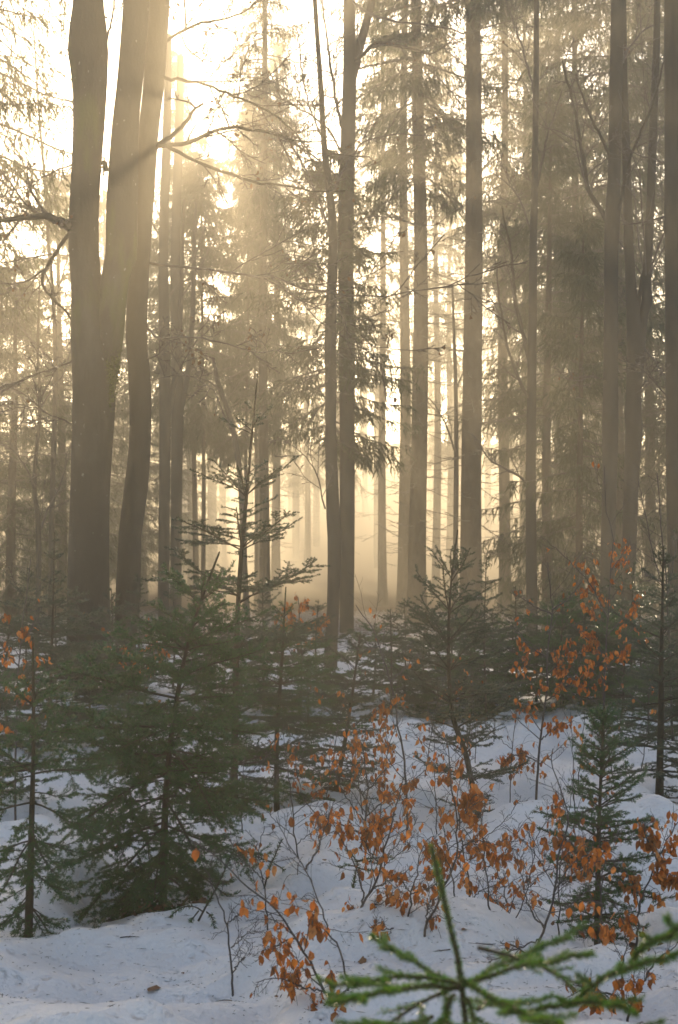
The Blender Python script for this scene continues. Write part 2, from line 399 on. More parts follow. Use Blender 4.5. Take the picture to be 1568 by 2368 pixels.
def young_fir(name, label, stem, r0, prof, whorl, seed, nm, dens=650, nlen=.017, nw=.0022, up0=58, up1=-12, nb=5, ter=True, group=None, leader=.8, split=True, cut=None, sidelen=.55, flat=.3, bend=.06, skip=0.12, plan=.8, tw_up=.0, tw=20, dew=0):
    """stem: points base->tip; prof: (fraction of height from the tip, branch length in m) pairs; whorl: distances between whorls"""
    rng = np.random.default_rng(seed)
    stem = np.asarray(stem, float); org = stem[0].copy()
    root = thing(name, label, 'young fir', org, group)
    S = spl(stem, 40); H = plen(S[None])[0]
    rad = r0 * np.linspace(1, .12, 40) + .0018
    tr = MB(org); tr.tubes(S, rad, 7, 0, .05, rng)
    lead = S[None, int(40 * (1 - min(.6, 3 * leader * whorl / H))):]
    if lead.shape[1] < 3: lead = S[None, -4:]
    needles(tr, rng, lead, dens * .9, nlen * .8, nw, 1, 0, R(40))
    # bud at the tip
    bud = np.stack([S[-1], S[-1] + nrm(S[-1] - S[-3]) * .012]); tr.tubes(spl(bud, 3), np.array([.004, .005, .002]), 5, 0)
    tr.build('trunk', [M_FIRBARK, nm], root)
    fr = whorl * leader; k = 0
    boughs = []
    while fr < H * .97:
        t = 1 - fr / H
        n = nb + rng.integers(-1, 2)
        a0 = rng.uniform(0, 6.28)
        for j in range(n):
            if rng.random() < skip: continue
            boughs.append((t + rng.normal() * .006, a0 + j * 6.283 / n + rng.normal() * .2, 1.0))
        if whorl > .06:
            for j in range(rng.integers(1, 4)): boughs.append((t + rng.uniform(.2, .8) * whorl / H, rng.uniform(0, 6.28), .55))
        fr += whorl * rng.uniform(.75, 1.15); k += 1
    allm = MB(org); dews = []
    for (t, az, q) in boughs:
        t = min(max(t, 0.02), .985)
        p, tan = sample(S[None], np.array([[t]])); p = p[0, 0]
        L = np.interp(1 - t, [a for a, _ in prof], [b for _, b in prof]) * q * rng.uniform(.75, 1.15)
        if L < .03: continue
        el = R(up0 + (up1 - up0) * (1 - t) ** .7 + rng.normal() * 7)
        d = np.array([math.cos(az) * math.cos(el), math.sin(az) * math.cos(el), math.sin(el)])
        K = 8; pts = [p]; q_ = p
        for i in range(K - 1):
            q_ = q_ + d * L / (K - 1); pts.append(q_)
            d = nrm(d + .05 * rng.normal(size=3) + np.array([0, 0, (bend if i > 2 else -bend * .7)]))
        B1 = np.array(pts)[None]
        R1 = (max(.0022, r0 * .33 * (L / (prof[-2][1] + .2))) * np.linspace(1, .3, K))[None] + .0008
        mb = MB(org) if split else allm
        wd = mb
        mb.tubes(B1, R1, 5, 0)
        if split: mb = MB(org)
        needles(mb, rng, B1[:, 2:], dens * .8, nlen, nw, 1, flat, R(50))
        ns = max(4, int(L * tw))
        B2, R2 = kids(rng, B1, R1, ns, .2, .97, sidelen, R(50), tw_up, .07, 5, plan, .5, shrink=.72, lmin=.03)
        mb.tubes(B2, R2, 3, 0, cap=False); needles(mb, rng, B2, dens, nlen, nw, 1, flat, R(52))
        if ter:
            big = plen(B2) > .11
            if big.any():
                B3, R3 = kids(rng, B2[big], R2[big], 6, .2, .97, .5, R(48), tw_up, .06, 4, plan, .6, lmin=.022)
                mb.tubes(B3, R3, 3, 0, cap=False); needles(mb, rng, B3, dens, nlen * .9, nw, 1, flat, R(52))
        if dew: dews += [B2[:, 2:].reshape(-1, 3), B1[0, 2:]]
        if split: mb.build('needle_spray', [M_FIRBARK, nm], wd.build('branch', M_FIRBARK, root))
    if dew:
        q = np.vstack(dews); q = q[rng.choice(len(q), dew)] + rng.normal(size=(dew, 3)) * .006; db = MB(org); drops(db, rng, q); db.build('dew', M_DEW, root, 'stuff')
    if not split: allm.build('crown', [M_FIRBARK, nm], root)
    return root


def stem_px(pts, d):
    s = np.array([P(x, y, d) for x, y in pts]); s[0, 2] = gz(s[0, 0], s[0, 1]) - .03
    return s


young_fir('young_fir', 'broad dark green fir with a leaning candle-like leader, largest in the clearing',
          stem_px([(375, 2060), (383, 1850), (402, 1660), (434, 1490), (470, 1375), (506, 1280)], 6.92), .021,
          [(0, .12), (.1, .17), (.2, .32), (.32, .46), (.5, .62), (.7, .62), (.88, .50), (1, .36)], .13, 11, M_NEEDLE, 1050, .018, .0028, 68, -42, 6, bend=.03, plan=.6, tw_up=-.02, tw=28, skip=.2, leader=1.9, dew=700)
young_fir('young_fir', 'tall slender fir with a long bare leader and widely spaced upper whorls',
          stem_px([(540, 1870), (543, 1700), (547, 1500), (554, 1340), (566, 1190), (584, 990), (596, 867)], 9.23), .026,
          [(0, .1), (.12, .22), (.16, .22), (.3, .42), (.45, .58), (.6, .62), (.8, .66), (1, .5)], .38, 12, M_NEEDLE2, 1000, .017, .003, 48, 4, 6, leader=.95, skip=.03, dew=200)
young_fir('young_fir', 'bright green fir with upright shoots and a skirt of branches on the snow',
          stem_px([(66, 2166), (72, 1950), (78, 1700), (76, 1478)], 6.08), .017,
          [(0, .05), (.15, .20), (.35, .32), (.6, .36), (.8, .30), (1, .22)], .13, 13, M_NEEDLE, 1050, .018, .0027, 68, -46, 6, plan=.6, tw_up=-.02, tw=32, leader=2.2, dew=250)
young_fir('young_fir', 'thin grey-green fir with tiered flat branches in front of the forked beech',
          stem_px([(112, 1705), (120, 1500), (124, 1380), (126, 1232)], 13), .02,
          [(0, .04), (.25, .16), (.45, .5), (.6, .8), (.8, .95), (1, .8)], .22, 14, M_NEEDLE2, 600, .023, .0036, 50, -5, 5, leader=1.1)
young_fir('young_fir', 'open fir with steeply rising branches on a crooked stem bending to the snow',
          stem_px([(1112, 1852), (1078, 1750), (1046, 1650), (1037, 1500), (1043, 1350), (1058, 1228)], 9.56), .022,
          [(0, .12), (.2, .30), (.4, .46), (.6, .50), (.8, .42), (1, .2)], .20, 15, M_NEEDLE2, 1000, .017, .0029, 62, 14, 5, leader=1.6, bend=.09, dew=250)
young_fir('young_fir', 'tall ragged fir with a straight dark stem and long sparse branches at the picture edge',
          stem_px([(1524, 1842), (1528, 1650), (1530, 1480), (1534, 1265)], 9.74), .03,
          [(0, .06), (.15, .18), (.35, .38), (.6, .5), (.8, .55), (1, .45)], .17, 16, M_NEEDLE2, 900, .017, .003, 55, -8, 4)
young_fir('young_fir', 'small bushy blue-green fir standing in a dark leafy hollow',
          stem_px([(1380, 2124), (1384, 1950), (1390, 1780), (1397, 1638)], 6.38), .015,
          [(0, .05), (.2, .17), (.45, .27), (.65, .33), (.8, .24), (.9, .12), (1, .1)], .08, 17, M_NEEDLE, 1000, .018, .0027, 58, -6, 7, tw=26, dew=120)
young_fir('young_fir', 'low feathery fir behind the snow mound, between the broad fir and the crooked one',
          stem_px([(776, 1822), (800, 1700), (818, 1580), (832, 1470)], 10.1), .018,
          [(0, .06), (.25, .26), (.5, .38), (.8, .42), (1, .3)], .12, 18, M_NEEDLE2, 760, .021, .0031, 50, -5, 5)
young_fir('young_fir', 'dense fir spilling over the snow mound behind the broad fir',
          stem_px([(640, 1842), (640, 1700), (650, 1560), (661, 1360)], 9.7), .02,
          [(0, .05), (.2, .2), (.4, .42), (.7, .55), (1, .5)], .14, 19, M_NEEDLE, 760, .021, .003, 55, -20, 5, leader=1.4)

# the close, out of focus fir at the bottom edge: every bough by hand
DN = 2.25
rng = np.random.default_rng(77)
nb_ = P(1067, 2280, DN); bb = np.array([nb_[0] + .03, DN + .05, gz(nb_[0], DN) - .05])
rt = thing('young_fir', 'close blurred fir with an upright green leader and spreading branch tips', 'young fir', bb)
tr = MB(bb); st = spl([bb, bb * .4 + nb_ * .6 + np.array([.02, 0, 0]), nb_, P(1040, 2140, DN), P(1015, 2030, DN), P(998, 1958, DN)], 40)
tr.tubes(st, np.interp(np.linspace(0, 1, 40), [0, .7, 1], [.014, .0048, .003]), 8, 0, .04, rng)
needles(tr, rng, st[None, 24:], 4200, .0135, .0019, 1, 0, R(34)); tr.build('trunk', [M_FIRBARK, M_NEEDLE3], rt)
for pts, dy in [([(1067, 2280), (950, 2255), (850, 2262), (735, 2262)], -.12), ([(1062, 2275), (985, 2240), (930, 2205), (858, 2165)], .12), ([(1060, 2285), (950, 2285), (860, 2300), (760, 2318)], -.3),
                ([(1067, 2280), (1140, 2235), (1220, 2195), (1350, 2135)], .15), ([(1067, 2285), (1150, 2245), (1240, 2230), (1370, 2205)], -.1),
                ([(1060, 2260), (1120, 2300), (1200, 2345), (1300, 2385)], -.35), ([(1200, 2345), (1290, 2325), (1380, 2310), (1470, 2345)], -.3), ([(1310, 2330), (1380, 2270), (1450, 2225), (1568, 2205)], -.25),
                ([(1160, 2330), (1280, 2370), (1400, 2390), (1560, 2420)], -.4), ([(1050, 2300), (1030, 2350), (1010, 2380), (990, 2440)], -.3), ([(1080, 2310), (1090, 2370), (1120, 2430)], .2),
                ([(1455, 2225), (1490, 2180), (1530, 2160), (1600, 2130)], -.25), ([(1000, 2350), (920, 2370), (830, 2372), (760, 2390)], -.2)]:
    n = len(pts)
    cur = spl([P(x, y, DN + dy * i / (n - 1)) for i, (x, y) in enumerate(pts)], 12)[None]; cur[0, 1:-1] += np.cumsum(rng.normal(size=(10, 3)) * .0022, 0)
    mb = MB(bb); R1 = np.linspace(.0034, .0018, 12)[None]; mb.tubes(cur, R1, 6, 0)
    needles(mb, rng, cur, 3400, .0135, .0018, 1, .3, R(46))
    B2, R2 = kids(rng, cur, R1, 4, .3, .85, .3, R(40), .05, .05, 6, .9, .7, lmin=.03, lmax=.10)
    mb.tubes(B2, R2, 4, 0); needles(mb, rng, B2, 3200, .0125, .0017, 1, .3, R(46))
    mb.build('branch', [M_FIRBARK, M_NEEDLE3], rt)
# older whorls below the frame
for k in range(14):
    z = .25 + .05 * k; az = k * 2.4; p = bb + np.array([0, 0, z]); L = .45 * (1 - k / 22)
    cur = spl([p, p + np.array([math.cos(az) * L * .5, math.sin(az) * L * .5, -.02]), p + np.array([math.cos(az) * L, math.sin(az) * L, -.06])], 8)[None]
    if cur[0, :, 1].min() < 1.2: continue
    mb = MB(bb); R1 = np.linspace(.004, .002, 8)[None]; mb.tubes(cur, R1, 5, 0); needles(mb, rng, cur, 900, .013, .0018, 1, .4)
    B2, R2 = kids(rng, cur, R1, 8, .2, .95, .5, R(48), .02, .05, 5, .9, .7); mb.tubes(B2, R2, 3, 0); needles(mb, rng, B2, 900, .013, .0018, 1, .4)
    mb.build('branch', [M_FIRBARK, M_NEEDLE3], rt)

# hand placed seedlings in the snow
def seedling(label, d, twigs, nm, nl=.02, dens=650):
    rng = np.random.default_rng(len(label)); b = base_at(*twigs[0][0], d)
    o = thing('fir_seedling', label, 'seedling', b)
    for i, tw in enumerate(twigs):
        pts = [P(x, y, d + (0.06 * math.sin(i * 2.1 + j))) for j, (x, y) in enumerate(tw)]
        if i == 0: pts[0] = b
        cur = spl(pts, 14)[None]; mb = MB(b); mb.tubes(cur, np.linspace(.005 if i == 0 else .0035, .0018, 14)[None], 6, 0)
        needles(mb, rng, cur[:, 3:], dens * 1.5, nl * 1.1, .003, 1, .2, R(55)); mb.build('trunk' if i == 0 else 'branch', [M_FIRBARK, nm], o)


seedling('little bent spruce seedling with an arching drooping side twig in open snow', 6.2,
         [[(454, 2152), (476, 2096), (501, 2051), (541, 1965)], [(470, 2108), (450, 2096), (420, 2098), (395, 2118), (374, 2142)], [(398, 2115), (385, 2125), (372, 2118)], [(398, 2115), (392, 2140), (385, 2152)],
          [(478, 2108), (490, 2120), (496, 2145)], [(460, 2105), (445, 2125), (432, 2152)]], M_NEEDLE, .021, 600)
seedling('small spruce seedling with two drooping twigs beside the bare seedling', 7.0,
         [[(608, 2046), (622, 2010), (636, 1978), (652, 1940)], [(630, 1992), (615, 1988), (590, 1978), (548, 1962)], [(612, 1990), (600, 1998), (585, 2002)], [(634, 1996), (655, 2010), (675, 2035), (692, 2064)], [(676, 2035), (690, 2038), (704, 2045)]], M_NEEDLE, .021, 650)
seedling('tiny green fir seedling among the bare beech stems', 6.6,
         [[(808, 2055), (822, 2020), (826, 1992), (800, 1965)], [(826, 1992), (845, 1990), (880, 1998)], [(824, 2005), (850, 2012), (885, 2016)], [(820, 2002), (800, 2000), (785, 2006)], [(826, 1990), (860, 1984), (908, 1982)]], M_NEEDLE, .02, 600)
seedling('single fir sprig poking from the snow below the crooked fir', 9.4, [[(862, 1858), (835, 1830), (805, 1800)], [(840, 1835), (850, 1822), (868, 1815)], [(848, 1845), (866, 1846), (878, 1850)]], M_NEEDLE2, .022, 420)
seedling('tiny pale fir seedling on the far snow slope', 13.2, [[(1142, 1698), (1143, 1680), (1144, 1662)], [(1143, 1686), (1130, 1676), (1118, 1672)], [(1143, 1684), (1156, 1676), (1166, 1672)]], M_NEEDLE2, .03, 350)

# the thicket of young firs behind the clearing: four kinds, copied
def thicket_proto(i, h, w, nm, dens):
    s = [np.array([0, 0, -.05]), np.array([.03 * (i - 1), .02, h * .5]), np.array([.02, 0, h])]
    return young_fir('young_fir', 'x', s, .016, [(0, .05), (.2, w * .45), (.5, w * .85), (.8, w), (1, w * .85)], .19, 40 + i, nm, dens * 1.35, .025, .0042, 52, -10, 5, split=False, ter=(i != 3))


protos = [thicket_proto(0, 1.25, .62, M_NEEDLE2, 380), thicket_proto(1, 1.6, .7, M_NEEDLE2, 380), thicket_proto(2, 1.0, .75, M_NEEDLE, 360), thicket_proto(3, 1.9, .6, M_NEEDLE2, 380)]
used = set()
TH = [(-35, 9.8, 1, .8), (20, 13, 0, .9), (175, 16, 0, .95), (215, 13.6, 2, .95), (262, 15.2, 1, .85), (318, 16.5, 3, .75), (300, 12.2, 2, .8), (470, 16, 1, .8), (525, 14.6, 0, .9), (610, 15.4, 1, .8), (692, 15.2, 2, .95),
      (735, 16.2, 0, .85), (715, 13.6, 2, .7), (862, 16, 2, .9), (905, 15.2, 0, .85), (935, 17.2, 1, .8), (985, 17, 0, .9), (1012, 15.6, 1, .7), (1085, 15.4, 2, .9), (1125, 14.4, 3, .84), (1140, 16.4, 1, .85), (1180, 16, 2, 1.1), (1195, 17.8, 1, .9),
      (1240, 16.6, 0, .85), (1300, 15.6, 2, 1.1), (1322, 17, 1, .9), (1350, 15.4, 0, .8), (1395, 16.2, 1, .85), (1440, 14.8, 2, 1), (1462, 15.2, 1, .95), (1490, 16.5, 3, .9), (1562, 14, 3, .9), (1590, 12.4, 1, 1.0), (1500, 12.8, 2, .7),
      (60, 17, 1, .9), (130, 17.5, 0, .9), (400, 17.5, 0, .9), (560, 17.5, 1, .75), (1050, 18.2, 2, 1.1), (1100, 17.5, 0, .95), (1280, 18.3, 2, 1.2), (1405, 17.8, 0, 1.0), (1545, 17.5, 1, 1.0), (250, 18.5, 2, 1.0)]
for i, (px, d, k, s) in enumerate(TH):
    x = (px - CX) / F * d
    zone = 'beneath the forked beech' if px < 360 else 'behind the broad and slender firs' if px < 780 else 'behind the crooked fir' if px < 1210 else 'behind the orange beech saplings'
    kind = ('low wide', 'upright', 'low bushy', 'tall narrow')[k]
    lab = f'{kind} grey-green fir in the dim thicket {zone}'; grp = f'{kind} thicket firs {zone}'
    loc = (x, d, gz(x, d) - .02)
    if k in used: copy_tree(protos[k], loc, i * 2.399, (s, s, s * (1 + .08 * math.sin(i * 3.7))), lab, grp)
    else:
        used.add(k); o = protos[k]; o.location = loc; o.rotation_euler.z = i; o.scale = (s, s, s); o['label'] = lab; o['group'] = grp


# ------------------------------------------------------------------ beech saplings with withered leaves
def sapling(label, d, stems, clumps, seed, r0=.006, density=1.0, lsize=.058, tw=9, bare=False, depth=.25, loose=.25):
    rng = np.random.default_rng(seed)
    b = base_at(*stems[0][0], d)
    o = thing('beech_sapling', label, 'sapling', b)
    tips = []
    tm = MB(b)
    for i, s in enumerate(stems):
        dd = rng.uniform(-depth, depth) if i else 0
        pts = [P(x, y, d + dd * (j / (len(s) - 1)) + rng.normal() * .02) for j, (x, y) in enumerate(s)]
        if i == 0: pts[0] = b
        K = 22; cur = spl(pts, K)[None]
        cur[0, 1:] += rng.normal(size=(K - 1, 3)) * .003
        rr = r0 * (1 if i == 0 else .62)
        R1 = np.linspace(rr, max(.0013, rr * .3), K)[None]
        mb = MB(b); mb.tubes(cur, R1, 6, 0); mb.build('stem' if i == 0 else 'side_stem', M_SAPBARK, o)
        B2, R2 = kids(rng, cur, R1, tw + 3, .18, .97, .33, R(48), .04, .16, 6, .35, .5, shrink=.55, lmin=.05, lmax=.5)
        B3, R3 = kids(rng, B2, R2, 5, .2, .97, .45, R(45), .03, .16, 4, .5, .65, lmin=.03)
        R2 = np.maximum(R2, .0011); R3 = np.maximum(R3, .0008)
        tm.tubes(B2, R2, 4, 0); tm.tubes(B3, R3, 3, 0, cap=False)
        tips += [B2[:, 2:].reshape(-1, 3), B3[:, 1:].reshape(-1, 3)]
    tm.build('twig_work', M_SAPBARK, o)
    tips = np.vstack(tips)
    lm = MB(b); pos = []
    for (cx, cy, rad, n) in clumps:
        c = P(cx, cy, d); rw = rad * 1.75 / F * d
        q = ((tips - c) / rw); w = np.exp(-(q[:, 0] ** 2 + q[:, 2] ** 2) * 1.0 - (q[:, 1] * .35) ** 2)
        n = int(n * density * 1.45)
        k = rng.random(len(tips)) ** (1 / (w + 1e-6)); near = np.argsort(-k)[:n]
        near = near[w[near] > .05]
        pos.append(tips[near])
        m = n - len(near)
        if m > 0:      # own little twig carrying the rest of the clump
            base = tips[np.argmin(((tips - c) ** 2).sum(1))]
            e = c + rng.normal(size=(max(3, m // 3), 3)) * rw * .65
            cur = np.stack([base + (e - base) * t + np.array([0, 0, .02]) * math.sin(3.14 * t) for t in np.linspace(0, 1, 6)], 1)
            lm.tubes(cur, np.full((len(cur), 6), .0011), 3, 1, cap=False)
            p, _ = sample(cur, rng.uniform(.3, 1, (len(cur), 5))); p = p.reshape(-1, 3); pos.append(p[:m])
    nl = int(len(tips) * .10 * (loose + .12))
    if not bare: pos.append(tips[rng.choice(len(tips), nl, replace=False)])
    pos = np.vstack(pos) if pos else np.zeros((0, 3))
    pos = pos + rng.normal(size=pos.shape) * .006
    leaves(lm, rng, pos, lsize * .76, 0, .72)
    if lm.n: lm.build('foliage', [M_LEAF, M_SAPBARK], o)
    return o


sapling('leafy beech sapling with rust leaves along crossing stems, beside the forked seedling', 4.95,
        [[(800, 2385), (777, 2340), (747, 2285), (717, 2226), (677, 2161), (636, 2098), (566, 2046), (520, 1995), (442, 1940)], [(805, 2290), (784, 2193), (766, 2165), (747, 2113), (726, 2057), (708, 2010), (690, 1985), (665, 1950), (640, 1890)],
         [(708, 2010), (731, 1967), (751, 1920), (775, 1850)], [(747, 2291), (700, 2280), (640, 2262), (590, 2270)], [(766, 2360), (745, 2330), (800, 2290)], [(682, 2170), (650, 2180), (612, 2205)]],
        [(640, 2060, 22, 12), (578, 2085, 12, 5), (655, 2160, 22, 12), (725, 2130, 16, 16), (730, 2170, 14, 10), (720, 2085, 14, 8), (690, 2215, 20, 12), (715, 2190, 14, 8), (665, 2255, 22, 12), (700, 2290, 22, 14), (745, 2285, 20, 10), (775, 2355, 22, 12), (770, 2230, 12, 6)], 21, .006, 1.0, .056, 8, loose=.15)
sapling('forked beech sapling carrying two thick bunches of rusty leaves', 5.9,
        [[(794, 2194), (811, 2158), (839, 2095), (859, 2057), (881, 2000), (894, 1940), (914, 1882), (922, 1848), (935, 1790)], [(839, 2092), (838, 2057), (829, 2022), (814, 1985), (794, 1950), (776, 1912), (740, 1870)],
         [(859, 2057), (900, 2035), (930, 2030), (955, 2025)], [(820, 2140), (860, 2100), (895, 2080), (912, 2068)], [(881, 2000), (850, 1960), (835, 1920), (820, 1890)], [(914, 1882), (890, 1895), (870, 1920)]],
        [(745, 1905, 24, 26), (770, 1890, 18, 12), (830, 1955, 26, 26), (858, 1965, 20, 24), (868, 1895, 22, 18), (885, 1915, 20, 16), (912, 1872, 24, 20), (900, 1850, 14, 8), (800, 2105, 14, 8), (890, 2050, 16, 9), (775, 1930, 16, 10), (930, 1865, 12, 8), (835, 1905, 14, 8)], 22, .0065, 1.0, .052, 8, loose=.12)
sapling('thin bending beech sapling with a few hanging leaves on its lower twigs', 5.73,
        [[(924, 2220), (934, 2165), (944, 2115), (950, 2070), (962, 2030), (969, 1990), (982, 1950), (1007, 1925)], [(934, 2150), (905, 2148), (880, 2148), (862, 2140)], [(950, 2062), (930, 2040), (905, 2020)], [(950, 2068), (980, 2055), (1010, 2045)]],
        [(890, 2165, 14, 8), (925, 2110, 16, 9), (940, 2068, 14, 8), (905, 2035, 14, 7), (972, 2045, 10, 4)], 23, .0048, 1.0, .055, 7, loose=.15)
sapling('sapling with a dense column of amber leaves behind the green leader', 5.65,
        [[(949, 2237), (977, 2188), (984, 2138), (1007, 2100), (1029, 2045), (1052, 1990), (1056, 1900), (1045, 1800), (1032, 1700)], [(984, 2138), (988, 2110), (995, 2080)], [(1052, 1990), (1080, 1950), (1120, 1945), (1200, 1968)], [(1056, 1900), (1085, 1860), (1105, 1830)], [(1029, 2045), (1010, 2000), (995, 1960)]],
        [(1010, 1990, 24, 24), (1040, 1960, 26, 36), (1060, 1910, 26, 36), (1050, 1860, 26, 34), (1055, 1810, 22, 24), (1040, 1770, 18, 16), (1085, 1885, 20, 16), (1080, 1990, 26, 20), (1120, 1960, 22, 16), (1160, 1960, 22, 16), (1195, 1970, 18, 12), (1020, 2030, 18, 12), (1000, 2150, 16, 10), (975, 2080, 10, 4), (1005, 1960, 16, 10), (1095, 1845, 14, 10)], 24, .0058, 1.0, .05, 9, loose=.12)
sapling('slim sapling with scattered leaves under the amber column', 6.37,
        [[(1083, 2128), (1084, 2080), (1083, 2026), (1068, 1950), (1058, 1850), (1070, 1780)], [(1083, 2090), (1110, 2060), (1150, 2045), (1180, 2020)], [(1083, 2110), (1120, 2100), (1150, 2080)]],
        [(1060, 2050, 16, 8), (1105, 2085, 14, 8), (1070, 2215, 10, 3), (1155, 2080, 16, 8), (1175, 2035, 12, 6), (1085, 2060, 12, 6)], 25, .005, 1.0, .052, 8, loose=.2)
sapling('nearly bare sapling splitting into a narrow V above a snow hump', 6.3,
        [[(1186, 2138), (1175, 2100), (1165, 2060), (1150, 2010), (1135, 1960)], [(1186, 2138), (1210, 2085), (1225, 2040), (1232, 1985), (1245, 1930), (1290, 1860)], [(1180, 2120), (1150, 2090), (1130, 2070)], [(1225, 2050), (1250, 2020), (1290, 2000), (1330, 1985)]],
        [(1150, 2080, 10, 5), (1230, 2030, 10, 4), (1262, 2075, 8, 2)], 26, .0045, 1.0, .05, 9, loose=.08)
sapling('tall wiry sapling with spaced leaves in front of the bushy blue-green fir', 5.4,
        [[(1228, 2278), (1240, 2210), (1258, 2146), (1283, 2061), (1288, 1985), (1313, 1900), (1300, 1840), (1280, 1780), (1278, 1730)], [(1258, 2146), (1232, 2110), (1215, 2070), (1205, 2020), (1190, 1980)], [(1283, 2061), (1320, 2000), (1370, 1970), (1430, 1955)], [(1300, 1930), (1330, 1960), (1365, 1990), (1390, 1990)], [(1250, 2170), (1200, 2190), (1160, 2210), (1120, 2230)], [(1283, 2040), (1310, 2040), (1360, 2025)]],
        [(1262, 1862, 12, 7), (1285, 1882, 12, 7), (1233, 1902, 10, 5), (1290, 1930, 14, 9), (1270, 1975, 16, 10), (1315, 1975, 16, 9), (1355, 1960, 20, 12), (1385, 1955, 20, 12), (1420, 1950, 14, 8), (1375, 2010, 12, 6), (1230, 2035, 14, 7), (1180, 2045, 14, 8), (1300, 1965, 10, 6)], 27, .0058, 1.0, .05, 9, loose=.12)
sapling('sapling at the picture edge with broad hanging orange leaves over a round snow hump', 6.1,
        [[(1468, 2128), (1480, 2090), (1500, 2040), (1520, 1990), (1545, 1940), (1580, 1880)], [(1485, 2080), (1460, 2040), (1440, 2020), (1420, 2000)], [(1510, 2015), (1545, 2020), (1590, 2040)], [(1520, 1990), (1500, 1950), (1490, 1900)]],
        [(1450, 2065, 20, 12), (1480, 2070, 20, 12), (1505, 1980, 26, 26), (1530, 1985, 24, 24), (1500, 1945, 20, 16), (1545, 1950, 22, 18), (1560, 1910, 22, 16), (1520, 2050, 18, 12), (1560, 2030, 20, 14), (1495, 2015, 16, 10), (1555, 1990, 20, 16)], 28, .006, 1.0, .056, 8, loose=.15)
sapling('low beech sprouts with crumpled leaves rising behind the close fir tips', 4.9,
        [[(1445, 2372), (1458, 2330), (1494, 2256), (1520, 2220), (1568, 2180)], [(1436, 2330), (1440, 2236), (1448, 2190), (1435, 2120), (1420, 2080)], [(1458, 2330), (1420, 2300), (1350, 2290), (1320, 2300)], [(1420, 2340), (1400, 2300), (1335, 2280)]],
        [(1325, 2285, 16, 8), (1370, 2300, 20, 12), (1410, 2310, 22, 14), (1440, 2280, 22, 14), (1460, 2310, 20, 12), (1375, 2140, 20, 12), (1440, 2150, 14, 8), (1470, 2140, 14, 8), (1350, 2115, 14, 8), (1490, 2260, 10, 5)], 29, .0055, 1.0, .056, 7, loose=.15)
sapling('forked leafy sapling with a long branch reaching toward the tall ragged fir', 10.0,
        [[(1238, 1826), (1243, 1770), (1253, 1685), (1263, 1610), (1266, 1510), (1276, 1409), (1270, 1340), (1266, 1300)], [(1263, 1620), (1313, 1585), (1358, 1560), (1398, 1525), (1449, 1504), (1534, 1464)], [(1276, 1409), (1313, 1384), (1345, 1345)], [(1276, 1420), (1233, 1399), (1183, 1369)], [(1266, 1520), (1220, 1490), (1190, 1440)], [(1250, 1710), (1290, 1680), (1330, 1665)], [(1245, 1760), (1200, 1745), (1160, 1760)], [(1266, 1560), (1300, 1520), (1320, 1480)]],
        [(1195, 1520, 22, 16), (1190, 1550, 14, 8), (1265, 1545, 20, 18), (1245, 1590, 22, 16), (1270, 1630, 24, 24), (1300, 1600, 22, 22), (1330, 1580, 20, 22), (1355, 1570, 18, 18), (1390, 1535, 20, 18), (1420, 1520, 18, 14), (1440, 1500, 16, 12), (1290, 1520, 20, 14), (1330, 1480, 18, 12), (1180, 1735, 20, 18), (1210, 1720, 20, 16), (1250, 1740, 20, 16), (1170, 1795, 20, 18), (1200, 1810, 20, 18), (1240, 1800, 22, 18), (1220, 1660, 18, 14), (1260, 1690, 16, 10), (1300, 1700, 20, 12)], 30, .0095, 1.0, .062, 9, loose=.1)
sapling('tall upright sapling with small orange leaves against the misty twin trunks', 11.2,
        [[(1394, 1770), (1398, 1600), (1403, 1459), (1408, 1384), (1413, 1309), (1418, 1234), (1402, 1183), (1398, 1080)], [(1405, 1430), (1363, 1349), (1313, 1294), (1258, 1244)], [(1403, 1470), (1450, 1420), (1490, 1380)], [(1412, 1320), (1440, 1280), (1460, 1250)], [(1400, 1520), (1360, 1470), (1330, 1450)]],
        [(1370, 1345, 16, 12), (1385, 1360, 14, 12), (1375, 1395, 20, 28), (1395, 1385, 16, 20), (1365, 1410, 14, 12), (1330, 1300, 14, 8), (1440, 1280, 20, 14), (1430, 1330, 18, 14), (1415, 1260, 10, 8), (1400, 1290, 12, 8), (1360, 1460, 22, 20), (1390, 1470, 20, 18), (1440, 1430, 20, 16), (1460, 1400, 20, 14), (1400, 1500, 20, 14), (1345, 1500, 18, 12), (1480, 1470, 18, 12), (1440, 1240, 10, 6)], 31, .009, 1.0, .062, 9, loose=.15)
sapling('angular sapling with a cluster of curled leaves low on its stem, beside the crooked fir', 8.6,
        [[(945, 1908), (934, 1750), (917, 1675), (917, 1635), (902, 1575), (877, 1494), (857, 1444), (822, 1398)], [(902, 1575), (940, 1540), (965, 1510)], [(917, 1650), (880, 1640), (860, 1650)], [(877, 1494), (850, 1500), (800, 1500)]],
        [(885, 1625, 18, 14), (900, 1640, 16, 12), (925, 1605, 12, 8), (890, 1720, 22, 14), (925, 1720, 20, 12), (850, 1700, 20, 12), (960, 1725, 18, 10), (880, 1690, 16, 8)], 32, .008, 1.0, .058, 8, loose=.12)
